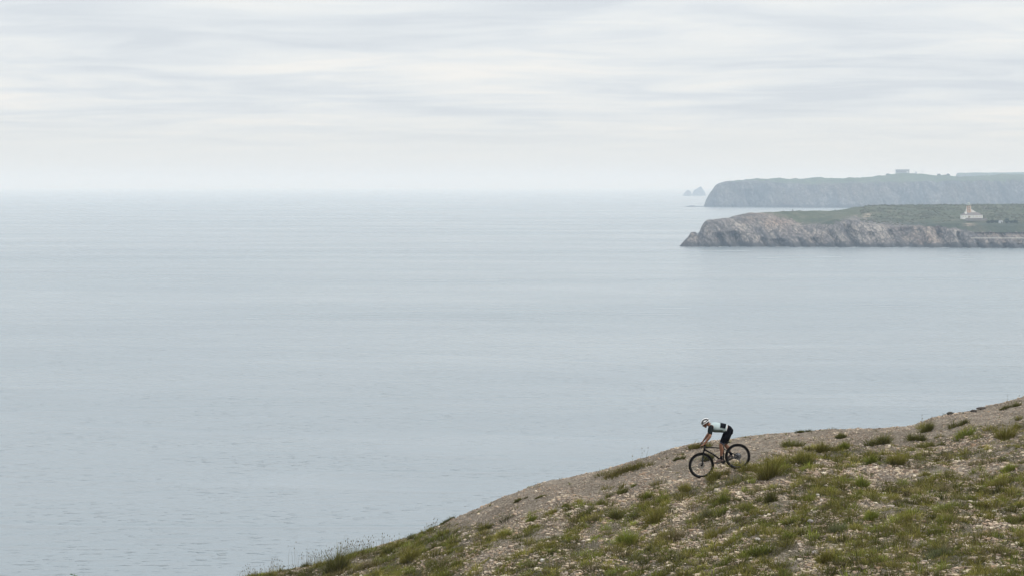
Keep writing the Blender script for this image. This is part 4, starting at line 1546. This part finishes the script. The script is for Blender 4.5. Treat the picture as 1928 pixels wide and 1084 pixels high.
def make_wheel(hub, discr):
    wr = obj('wheel', cyl(cyl(NB(), hub, 0.017, 0.05), hub, 0.028, 0.018), blackm, bike)
    bm = ring(NB(), hub, WR - 0.031, 0.031, 0.031, 96, 12)
    # tread knobs
    for i in range(84):
        a = 2 * math.pi * (i + 0.25) / 84
        d = FWD * math.cos(a) + UP * math.sin(a)
        tg = -FWD * math.sin(a) + UP * math.cos(a)
        for off in ((-0.018, 0.018) if i % 2 else (-0.007, 0.007)):
            cc = hub + d * (WR - 0.003 - abs(off) * 0.28) + LAT * off
            b8 = [bm.verts.new(cc + d * sx * 0.005 + tg * sy * 0.007 + LAT * sz * 0.005) for sx in (-1, 1) for sy in (-1, 1) for sz in (-1, 1)]
            for f in ((0, 1, 3, 2), (4, 6, 7, 5), (0, 4, 5, 1), (2, 3, 7, 6), (0, 2, 6, 4), (1, 5, 7, 3)):
                bm.faces.new([b8[q] for q in f])
    obj('tyre', bm, rubber, wr, True)
    obj('rim', ring(NB(), hub, WR - 0.071, 0.013, 0.014, 72, 8), rimm, wr)
    bm = NB()
    for i in range(28):
        a = 2 * math.pi * i / 28
        sgn = 1 if i % 2 else -1
        a2 = a + (0.9 if (i // 2) % 2 else -0.9)
        p0 = hub + (FWD * math.cos(a2) + UP * math.sin(a2)) * 0.027 + LAT * sgn * 0.028
        p1 = hub + (FWD * math.cos(a) + UP * math.sin(a)) * (WR - 0.08)
        tube(bm, [p0, p1], 0.0016, 4, LAT)
    tag(obj('spokes', bm, steel, wr), kind='stuff')
    bm = ring(NB(), hub + LAT * 0.038, discr, 0.010, 0.0012, 48, 4)
    for i in range(6):
        a = 2 * math.pi * i / 6
        tube(bm, [hub + LAT * 0.038, hub + LAT * 0.038 + (FWD * math.cos(a) + UP * math.sin(a)) * discr], 0.0035, 4, LAT)
    obj('brake_disc', bm, steel, wr)
    return wr


make_wheel(FH, 0.080)
make_wheel(RH, 0.075)

HT, HB = BP(440, 528), BP(428, 600)      # head tube
CROWN = BP(421, 622)
ST = BP(718, 572)                        # seat tube top
BB = BP(713, 765)


def B2(u, v, c=0.0):
    return BP(u, v, c)


bm = NB()
tube(bm, [HT, HB], 0.027, 12, LAT)
tube(bm, [HT.lerp(HB, 0.2), B2(640, 561), ST.lerp(BB, 0.03)], [0.019, 0.016, 0.015], 12, LAT)
tube(bm, [HT.lerp(HB, 0.72), BP(560, 650), BB], [0.026, 0.024, 0.028], 12, LAT)
tube(bm, [ST + (ST - BB).normalized() * 0.02, BB], [0.017, 0.019], 12, LAT)
cyl(bm, BB, 0.027, 0.046)
for s in (-1, 1):
    tube(bm, [BP(726, 578, 0.012 * s), BP(780, 610, 0.050 * s), RH + LAT * 0.068 * s + Vector((0, 0, 0.02))], [0.011, 0.009, 0.009], 8, LAT)
    tube(bm, [BB + LAT * 0.025 * s, BP(775, 745, 0.055 * s), RH + LAT * 0.068 * s], [0.014, 0.011, 0.010], 8, LAT)
obj('frame', bm, blackm, bike)

bm = NB()
sc_d = (HT - HB).normalized()
tube(bm, [CROWN + sc_d * 0.02, HB], 0.024, 12, LAT)
loft(bm, [(CROWN - LAT * 0.085, 0.022, 0.022), (CROWN + UP * 0.01, 0.03, 0.03), (CROWN + LAT * 0.085, 0.022, 0.022)], 12, sc_d)
for s in (-1, 1):
    o_ = LAT * 0.062 * s
    tube(bm, [CROWN + o_ + sc_d * 0.01, BP(410, 710) + o_], 0.0165, 10, LAT)
    tube(bm, [BP(412, 690) + o_, BP(403, 790) + o_, BP(398, 818) + o_], [0.023, 0.022, 0.019], 10, LAT)
    tube(bm, [BP(400, 812) + o_, FH + o_], 0.016, 8, LAT)
cyl(bm, FH, 0.010, 0.075)
fk = obj('fork', bm, blackm, bike)
bm = NB()
box(bm, BP(412, 770, 0.062 + 0.02), 0.03, 0.035, 0.055, 0, 0.006)
obj('brake_caliper', bm, darksteel, fk)

BARC = BP(413, 512)
bm = NB()
tube(bm, [HT, HT + sc_d * 0.035], 0.022, 12, LAT)
tube(bm, [HT + sc_d * 0.02, BARC], [0.020, 0.019], 12, LAT)
obj('stem', bm, blackm, bike)
bm = NB()
GR = {}
for s in (-1, 1):
    GR[s] = BP(396, 513, 0.36 * s)
tube(bm, [GR[-1] - LAT * 0.03, BP(400, 512, -0.2), BP(412, 513, -0.05), BP(412, 513, 0.05), BP(400, 512, 0.2), GR[1] + LAT * 0.03], [0.011, 0.011, 0.0155, 0.0155, 0.011, 0.011], 10, UP)
hb_ = obj('handlebar', bm, blackm, bike)
for s in (-1, 1):
    bm = NB()
    tube(bm, [GR[s] - LAT * 0.07 * s, GR[s] + LAT * 0.055 * s], 0.0165, 12, UP)
    obj('grip', bm, rubber, hb_)
    bm = NB()
    lv = GR[s] - LAT * 0.09 * s
    tube(bm, [lv, lv + FWD * 0.03 - UP * 0.005, lv + FWD * 0.05 + LAT * 0.05 * s - UP * 0.03, lv + FWD * 0.045 + LAT * 0.09 * s - UP * 0.04], [0.009, 0.008, 0.006, 0.005], 8, UP)
    obj('brake_lever', bm, darksteel, hb_)
# hose and cable loop in front of the bars
bm = NB()
for s in (-1, 1):
    lv = GR[s] - LAT * 0.10 * s
    tube(bm, [lv, lv + FWD * 0.05 - LAT * 0.06 * s, BP(372, 535, 0.12 * s), BP(392, 575, 0.03 * s), HB + LAT * 0.03 * s], 0.0028, 6, UP)
obj('cable', bm, rubber, bike)

SAD = BP(748, 484)
bm = NB()
tube(bm, [ST, BP(722, 500)], 0.0145, 10, LAT)
obj('seatpost', bm, darksteel, bike)
bm = NB()
loft(bm, [(BP(688, 491), 0.012, 0.008), (BP(697, 489), 0.020, 0.014), (BP(725, 487), 0.027, 0.016), (BP(758, 483), 0.05, 0.019), (BP(785, 478), 0.070, 0.022),
          (BP(800, 475), 0.064, 0.018), (BP(806, 474), 0.04, 0.008)], 14, LAT)
sdl = obj('saddle', bm, mat('saddle cover', (0.015, 0.015, 0.016), 0.55), bike)
bm = NB()
for s in (-1, 1):
    tube(bm, [BP(697, 492, 0.01 * s), BP(712, 502, 0.022 * s), BP(745, 500, 0.022 * s), BP(785, 482, 0.035 * s)], 0.0035, 6, LAT)
obj('saddle_rail', bm, steel, sdl)

# drivetrain on the far side
far = -LAT
cr_c = BB + far * 0.052
bm = disc(NB(), cr_c, 0.064, 0.004, 64, 0.02)
ck = obj('chainring', bm, darksteel, bike)
PL, PR = BP(627, 783, 0.13), BP(797, 746, -0.13)
bm = NB()
tube(bm, [BB + LAT * 0.055, PL - LAT * 0.055 ], [0.014, 0.010], 8, UP)
tube(bm, [BB + far * 0.062, PR - far * 0.055], [0.014, 0.010], 8, UP)
cyl(bm, BB, 0.012, 0.06)
obj('crank', bm, blackm, bike)
for P_, s in ((PL, 1), (PR, -1)):
    bm = NB()
    cyl(bm, P_, 0.009, 0.05)
    box(bm, P_, 0.075, 0.07, 0.014, math.radians(5), 0.004)
    obj('pedal', bm, darksteel, bike)
bm = NB()
for k, rr_ in enumerate((0.104, 0.094, 0.082, 0.070, 0.058, 0.047, 0.037, 0.027)):
    disc(bm, RH + far * (0.022 + 0.0042 * k), rr_, 0.002, 48, 0.02)
obj('cassette', bm, darksteel, bike)
bm = NB()
RD = BP(945, 745, -0.05)
tube(bm, [RH + far * 0.06, BP(940, 722, -0.062), RD], [0.010, 0.016, 0.013], 8, LAT)
tube(bm, [RD, BP(966, 788, -0.05)], [0.010, 0.009], 8, LAT)
disc(bm, RD, 0.021, 0.006, 24, 0.05)
disc(bm, BP(962, 785, -0.05), 0.025, 0.006, 28, 0.05)
obj('derailleur', bm, darksteel, bike)
bm = NB()
tube(bm, [cr_c + UP * 0.063, RH + far * 0.045 + UP * 0.055], 0.0045, 6, LAT)
tube(bm, [cr_c - UP * 0.063, BP(958, 806, -0.05)], 0.0045, 6, LAT)
tube(bm, [BP(985, 780, -0.05), BP(962, 748, -0.05), RH + far * 0.045 + FWD * -0.05], 0.0045, 6, LAT)
obj('chain', bm, darksteel, bike)
bm = NB()
box(bm, BP(905, 700, 0.058), 0.05, 0.03, 0.05, 0, 0.006)
obj('brake_caliper', bm, darksteel, bike)


# ------------------------------------------------------------------ rider
def remeshed(name, bm, mat_, parent, voxel, smooth_it=6):
    """one continuous skin from overlapping lofts"""
    bmesh.ops.recalc_face_normals(bm, faces=bm.faces)
    bmesh.ops.translate(bm, verts=bm.verts, vec=-rootloc(parent))
    me = bpy.data.meshes.new(name)
    bm.to_mesh(me)
    bm.free()
    tmp = bpy.data.objects.new('tmp', me)
    COL.objects.link(tmp)
    md = tmp.modifiers.new('r', 'REMESH')
    md.mode = 'VOXEL'
    md.voxel_size = voxel
    sm = tmp.modifiers.new('s', 'SMOOTH')
    sm.iterations = smooth_it
    sm.factor = 0.5
    dg = bpy.context.evaluated_depsgraph_get()
    new = bpy.data.meshes.new_from_object(tmp.evaluated_get(dg))
    bpy.data.objects.remove(tmp)
    new.name = name
    for p in new.polygons:
        p.use_smooth = True
    new.materials.clear()
    new.materials.append(mat_)
    o = bpy.data.objects.new(name, new)
    COL.objects.link(o)
    o.parent = parent
    return o


skin = mat_noise('tanned skin', (0.19, 0.090, 0.055), (0.24, 0.115, 0.072), 18, 0.6, 0.3)
jersey_m = mat_noise('pale mint jersey', (0.36, 0.44, 0.445), (0.42, 0.50, 0.50), 9, 0.8, 0.2)
dkfab = mat_noise('black lycra', (0.004, 0.0045, 0.007), (0.008, 0.0085, 0.012), 9, 0.8, 0.03)
dkgrn = mat_noise('dark green sleeve fabric', (0.010, 0.013, 0.014), (0.016, 0.020, 0.021), 9, 0.9, 0.03)
whitem = mat('helmet white', (0.80, 0.80, 0.80), 0.35, 0.5)
shoem = mat_noise('brown shoe', (0.075, 0.05, 0.045), (0.11, 0.075, 0.065), 14, 0.7, 0.3)

rider = thing('person', (CF + CR) / 2 + Vector((0.35, 0, 0.0)), 'cyclist in pale mint jersey, black shorts and striped white helmet riding the mountain bike', 'person')

SH = {s: BP(530, 254, 0.175 * s) for s in (-1, 1)}
EL = {1: BP(512, 372, 0.33), -1: BP(500, 368, -0.32)}
WRI = {1: BP(424, 486, 0.345), -1: BP(418, 480, -0.345)}
HIP = {s: BP(788, 318, 0.095 * s) for s in (-1, 1)}
KN = {1: BP(676, 508, 0.15), -1: BP(742, 515, -0.14)}
AN = {1: BP(682, 712, 0.125), -1: BP(830, 668, -0.125)}
V_ = Vector
torso_secs = [(BP(822, 352), 0.10, 0.06), (BP(806, 330), 0.165, 0.112), (BP(775, 298), 0.172, 0.128), (BP(735, 280), 0.158, 0.118), (BP(690, 268), 0.150, 0.117),
              (BP(640, 262), 0.158, 0.126), (BP(590, 258), 0.170, 0.132), (BP(550, 250), 0.165, 0.118), (BP(522, 235), 0.125, 0.085), (BP(508, 226), 0.075, 0.06)]
head_c = BP(452, 200)
tl = math.radians(28)
HU = (UP * math.cos(tl) + FWD * math.sin(tl)).normalized()      # crown direction
HF = (FWD * math.cos(tl) - UP * math.sin(tl)).normalized()      # face direction


def arm_secs(s, grow=0.0, t0=0.0, t1=9.0):
    a, e, w = SH[s], EL[s], WRI[s]
    L = [(a - (e - a) * 0.12, 0.058, 0.058), (a, 0.064, 0.064), (a.lerp(e, 0.35), 0.054, 0.056), (a.lerp(e, 0.7), 0.047, 0.048), (e, 0.043, 0.044),
         (e.lerp(w, 0.25), 0.043, 0.046), (e.lerp(w, 0.6), 0.034, 0.036), (w, 0.025, 0.029)]
    return [(c, p + grow, q + grow) for c, p, q in L]


def leg_secs(s, grow=0.0):
    h, k, a = HIP[s], KN[s], AN[s]
    cb = -FWD * 0.018
    L = [(h + UP * 0.03, 0.085, 0.10), (h.lerp(k, 0.15), 0.092, 0.108), (h.lerp(k, 0.4), 0.083, 0.098), (h.lerp(k, 0.7), 0.068, 0.078), (h.lerp(k, 0.92), 0.056, 0.062), (k, 0.053, 0.057),
         (k.lerp(a, 0.12), 0.050, 0.053), (k.lerp(a, 0.30) + cb, 0.053, 0.060), (k.lerp(a, 0.5) + cb * 0.7, 0.047, 0.052), (k.lerp(a, 0.75), 0.034, 0.037), (k.lerp(a, 0.93), 0.029, 0.033), (a, 0.030, 0.036)]
    return [(c, p + grow, q + grow) for c, p, q in L]


body = NB()
loft(body, torso_secs, 20, LAT)
for s in (-1, 1):
    loft(body, [(BP(540, 246, 0.05 * s), 0.08, 0.09), (BP(534, 250, 0.14 * s), 0.068, 0.078), (SH[s], 0.062, 0.064)], 12, UP)
    loft(body, arm_secs(s), 12, UP.cross(LAT))
    loft(body, leg_secs(s), 14, LAT)
    # foot
    a = AN[s]
    toe = (PL if s == 1 else PR) + FWD * 0.075 + UP * 0.035
    heel = a - UP * 0.045 - FWD * 0.035
    loft(body, [(heel, 0.025, 0.025), (a - UP * 0.03 + FWD * 0.03, 0.032, 0.036), (toe.lerp(a, 0.35), 0.038, 0.026), (toe, 0.028, 0.015)], 10, LAT)
    # hand: palm, four fingers round the grip, thumb underneath
    w = WRI[s]
    g = GR[s]
    kn = g + UP * 0.030 + FWD * 0.010
    loft(body, [(w, 0.025, 0.020), (w.lerp(kn, 0.45), 0.034, 0.018), (kn - FWD * 0.012, 0.041, 0.016), (kn + FWD * 0.004, 0.038, 0.012)], 10, LAT)
    for k, ln_ in enumerate((0.92, 1.0, 0.95, 0.78)):
        o_ = LAT * s * (-0.030 + 0.020 * k)
        pts = [kn - FWD * 0.006 + o_, kn + FWD * 0.022 * ln_ - UP * 0.006 + o_, g + FWD * 0.031 - UP * 0.006 + o_, g + FWD * 0.020 - UP * 0.024 + o_, g - FWD * 0.004 - UP * 0.028 * ln_ + o_]
        tube(body, pts, [0.0095, 0.0092, 0.0088, 0.0082, 0.007], 8, LAT)
    tb = w.lerp(kn, 0.45) - LAT * s * 0.026
    tube(body, [tb, g - LAT * s * 0.046 - FWD * 0.018, g - LAT * s * 0.048 + FWD * 0.004 - UP * 0.022, g - LAT * s * 0.046 + FWD * 0.020 - UP * 0.024], [0.012, 0.011, 0.010, 0.008], 8, UP)
# neck and head
loft(body, [(BP(530, 232), 0.062, 0.060), (BP(500, 216), 0.056, 0.056), (BP(472, 206), 0.054, 0.056)], 14, LAT)
ellipsoid(body, head_c + HU * 0.020 - HF * 0.010, LAT * 0.076, HF * 0.096, HU * 0.100)
loft(body, [(head_c + HU * 0.02 + HF * 0.03, 0.062, 0.07), (head_c - HU * 0.045 + HF * 0.035, 0.056, 0.058), (head_c - HU * 0.090 + HF * 0.050, 0.038, 0.036), (head_c - HU * 0.112 + HF * 0.058, 0.022, 0.020)], 12, LAT)
loft(body, [(head_c + HU * 0.005 + HF * 0.085, 0.008, 0.008), (head_c - HU * 0.022 + HF * 0.102, 0.012, 0.012), (head_c - HU * 0.036 + HF * 0.112, 0.015, 0.013), (head_c - HU * 0.042 + HF * 0.088, 0.015, 0.008)], 8, LAT)
loft(body, [(head_c - HU * 0.060 + HF * 0.080, 0.02, 0.010), (head_c - HU * 0.062 + HF * 0.098, 0.016, 0.009)], 8, LAT)
for s in (-1, 1):
    ellipsoid(body, head_c - HU * 0.018 - HF * 0.012 + LAT * 0.077 * s, LAT * 0.010, HF * 0.017, HU * 0.032, 10, 8)
bod = remeshed('body', body, skin, rider, 0.0068, 3)

hairb = NB()
ellipsoid(hairb, head_c + HU * 0.022 - HF * 0.022, LAT * 0.081, HF * 0.090, HU * 0.094)
remeshed('hair', hairb, mat('dark hair', (0.02, 0.014, 0.010), 0.7), rider, 0.008, 2)

# jersey: torso from collar to waist, with sleeves as a part of their own
jb = NB()
js = [(c, a + 0.010, b + 0.010) for c, a, b in torso_secs[3:]]
js[0] = (BP(742, 284), 0.164, 0.126)
loft(jb, js, 20, LAT)
for s in (-1, 1):
    loft(jb, [(BP(545, 248, 0.05 * s), 0.09, 0.10), (BP(540, 252, 0.13 * s), 0.076, 0.086)], 12, UP)
remeshed('jersey', jb, jersey_m, rider, 0.010, 4)
for s in (-1, 1):
    sb = NB()
    a, e = SH[s], EL[s]
    loft(sb, [(BP(534, 248, 0.13 * s), 0.066, 0.066), (a + (a - e) * 0.05, 0.074, 0.072), (a.lerp(e, 0.2), 0.070, 0.068), (a.lerp(e, 0.5), 0.060, 0.060), (a.lerp(e, 0.80), 0.053, 0.054)], 14, UP.cross(LAT))
    remeshed('sleeve', sb, dkgrn, rider, 0.009, 3)
def wrap(name, secs, keep, material):
    """a shell that lies just over the jersey where keep(angle) is true; angle 0 = near side, 90 = back"""
    b = NB()
    n = 48
    rings = []
    for i, (c, ra, rb) in enumerate(secs):
        t = (secs[min(i + 1, len(secs) - 1)][0] - secs[max(i - 1, 0)][0]).normalized()
        o = LAT.cross(t).normalized()
        if o.z < 0:
            o = -o
        rings.append([(b.verts.new(c + LAT * (ra * math.cos(2 * math.pi * k / n)) + o * (rb * math.sin(2 * math.pi * k / n)))) for k in range(n)])
    for r0, r1 in zip(rings, rings[1:]):
        for k in range(n):
            if keep(math.degrees(2 * math.pi * (k + 0.5) / n)):
                b.faces.new((r0[k], r0[(k + 1) % n], r1[(k + 1) % n], r1[k]))
    bmesh.ops.delete(b, geom=[v for v in b.verts if not v.link_faces], context='VERTS')
    o = obj(name, b, material, rider)
    m = o.modifiers.new('thick', 'SOLIDIFY')
    m.thickness = 0.004
    return o


jw = [(c, a + 0.014, b + 0.014) for c, a, b in torso_secs]
# teal jersey underside, dark partly as painted belly shade; black back pockets
wrap('jersey_shade_panel', [jw[7], jw[6], jw[5], jw[4], (BP(712, 273), 0.170, 0.133)], lambda a: 198 < a < 342,
     mat_noise('teal green shaded jersey panel', (0.14, 0.175, 0.17), (0.17, 0.21, 0.205), 9, 0.85, 0.1))
wrap('jersey_pocket', [(BP(662, 265), 0.172, 0.141), (BP(690, 268), 0.172, 0.138), (BP(716, 274), 0.174, 0.138), (BP(736, 280), 0.176, 0.139)], lambda a: 10 < a < 170, dkfab)
wh = NB()
loft(wh, [(BP(737, 283), 0.177, 0.138), (BP(748, 286), 0.177, 0.140)], 24, LAT)
obj('waistband', wh, mat('white hem', (0.62, 0.64, 0.64), 0.8), rider)

sb = NB()
loft(sb, [(BP(832, 362), 0.10, 0.055), (BP(812, 334), 0.176, 0.122), (BP(778, 300), 0.182, 0.138), (BP(750, 288), 0.172, 0.134)], 20, LAT)
for s in (-1, 1):
    h, k = HIP[s], KN[s]
    loft(sb, [(h + UP * 0.04 - FWD * 0.01, 0.095, 0.115), (h.lerp(k, 0.15), 0.104, 0.124), (h.lerp(k, 0.4), 0.094, 0.110), (h.lerp(k, 0.7), 0.077, 0.088), (h.lerp(k, 0.93), 0.064, 0.071)], 16, LAT)
remeshed('shorts', sb, dkfab, rider, 0.010, 3)
# pale print strokes on the hem of the near leg
pr_ = NB()
h, k = HIP[1], KN[1]
hem = h.lerp(k, 0.86)
ax_ = (k - h).normalized()
sd_ = ax_.cross(LAT).normalized()
for q in range(7):
    a = math.radians(-48 + 16 * q)
    rad = 0.0765
    c = hem + (LAT * math.cos(a) * rad + sd_ * math.sin(a) * rad * 1.12)
    tube(pr_, [c - ax_ * (0.012 if q % 3 else 0.016), c + ax_ * 0.010], 0.0045, 6, LAT)
obj('hem_print', pr_, mat('grey print', (0.20, 0.20, 0.26), 0.7), rider)

for s in (-1, 1):
    k, a = KN[s], AN[s]
    so = NB()
    loft(so, [(k.lerp(a, 0.78), 0.037, 0.040), (k.lerp(a, 0.9), 0.034, 0.038), (a, 0.035, 0.041), (a - UP * 0.02 + FWD * 0.01, 0.036, 0.042)], 14, LAT)
    obj('sock', so, dkfab, rider)
    toe = (PL if s == 1 else PR) + FWD * 0.095 + UP * 0.030
    hl = a - UP * 0.062 - FWD * 0.050
    sh_ = NB()
    loft(sh_, [(hl + FWD * -0.008, 0.022, 0.020), (hl + FWD * 0.015 + UP * 0.012, 0.037, 0.038), (a - UP * 0.035 + FWD * 0.030, 0.042, 0.044),
               ((toe * 0.55 + a * 0.45) - UP * 0.012, 0.046, 0.034), (toe - FWD * 0.03, 0.046, 0.024), (toe, 0.030, 0.015)], 14, LAT)
    sho = remeshed('shoe', sh_, shoem, rider, 0.008, 2)
    sl_ = NB()
    loft(sl_, [(hl - UP * 0.018, 0.030, 0.007), (hl.lerp(toe, 0.5) - UP * 0.026, 0.036, 0.007), (toe - UP * 0.016, 0.030, 0.006)], 10, LAT)
    obj('sole', sl_, blackm, sho)

# helmet: black inner shell with white ribs, visor edge and strap
hcv = head_c + HU * 0.030 - HF * 0.006


def hpt(u, v, rs=1.0):
    """u: side angle (-90..90), v: front to back angle (0 front .. 180 back)"""
    a, b = math.radians(u), math.radians(v)
    return hcv + LAT * (0.094 * rs * math.sin(a)) + (HF * (0.135 * rs * math.cos(b)) + HU * (0.112 * rs * math.sin(b))) * math.cos(a)


hs_ = NB()
ellipsoid(hs_, hcv, LAT * 0.088, HF * 0.128, HU * 0.104, 24, 16)
cut = [v for v in hs_.verts if (v.co - hcv).dot(HU) < -0.020 - 0.10 * (v.co - hcv).dot(HF)]
bmesh.ops.delete(hs_, geom=cut, context='VERTS')
hel = obj('helmet', hs_, mat('helmet inner black', (0.012, 0.012, 0.014), 0.5, 0.4), rider)
md = hel.modifiers.new('thick', 'SOLIDIFY')
md.thickness = 0.014
for u in (-58, -20, 20, 58):
    rb = NB()
    loft(rb, [(hpt(u, v, 1.0), 0.0100 * w, 0.008) for v, w in ((6, 0.7), (22, 1.0), (45, 1.05), (70, 1.15), (95, 1.25), (120, 1.2), (142, 0.8), (158, 0.5))], 8, LAT)
    obj('rib', rb, whitem, hel)
rb = NB()
pts = []
for k in range(33):
    a = 2 * math.pi * k / 32
    x_, y_ = math.cos(a) * 0.131, math.sin(a) * 0.093
    pts.append(hcv + HF * x_ + LAT * y_ - HU * (0.012 + 0.10 * x_ * 0.9))
tube(rb, pts, 0.0105, 8, HU)
obj('edge', rb, whitem, hel)
for k, u in enumerate((-72, 72)):
    rb = NB()
    loft(rb, [(hpt(u, 30, 1.0), 0.010, 0.008), (hpt(u, 80, 1.02), 0.019, 0.010), (hpt(u, 128, 1.0), 0.012, 0.008)], 8, HU)
    obj('side_shell', rb, whitem, hel)
st = NB()
for s in (-1, 1):
    tube(st, [hcv + LAT * 0.086 * s - HU * 0.02 + HF * 0.04, head_c + LAT * 0.072 * s - HU * 0.055 + HF * 0.02, head_c + LAT * 0.03 * s - HU * 0.112 + HF * 0.03], 0.005, 6, UP)
    tube(st, [hcv + LAT * 0.088 * s - HU * 0.02 - HF * 0.05, head_c + LAT * 0.072 * s - HU * 0.055 + HF * 0.02], 0.005, 6, UP)
obj('strap', st, dkfab, hel)
gl = NB()
for s in (-1, 1):
    ellipsoid(gl, head_c - HU * 0.008 + HF * 0.089 + LAT * 0.034 * s, LAT * 0.034, HF * 0.010, HU * 0.022, 14, 8)
    tube(gl, [head_c + LAT * 0.066 * s + HF * 0.080 - HU * 0.002, head_c + LAT * 0.080 * s + HF * 0.0 + HU * 0.002], 0.0035, 6, UP)
obj('sunglasses', gl, mat('dark lens', (0.03, 0.02, 0.018), 0.2, 0.5), rider)
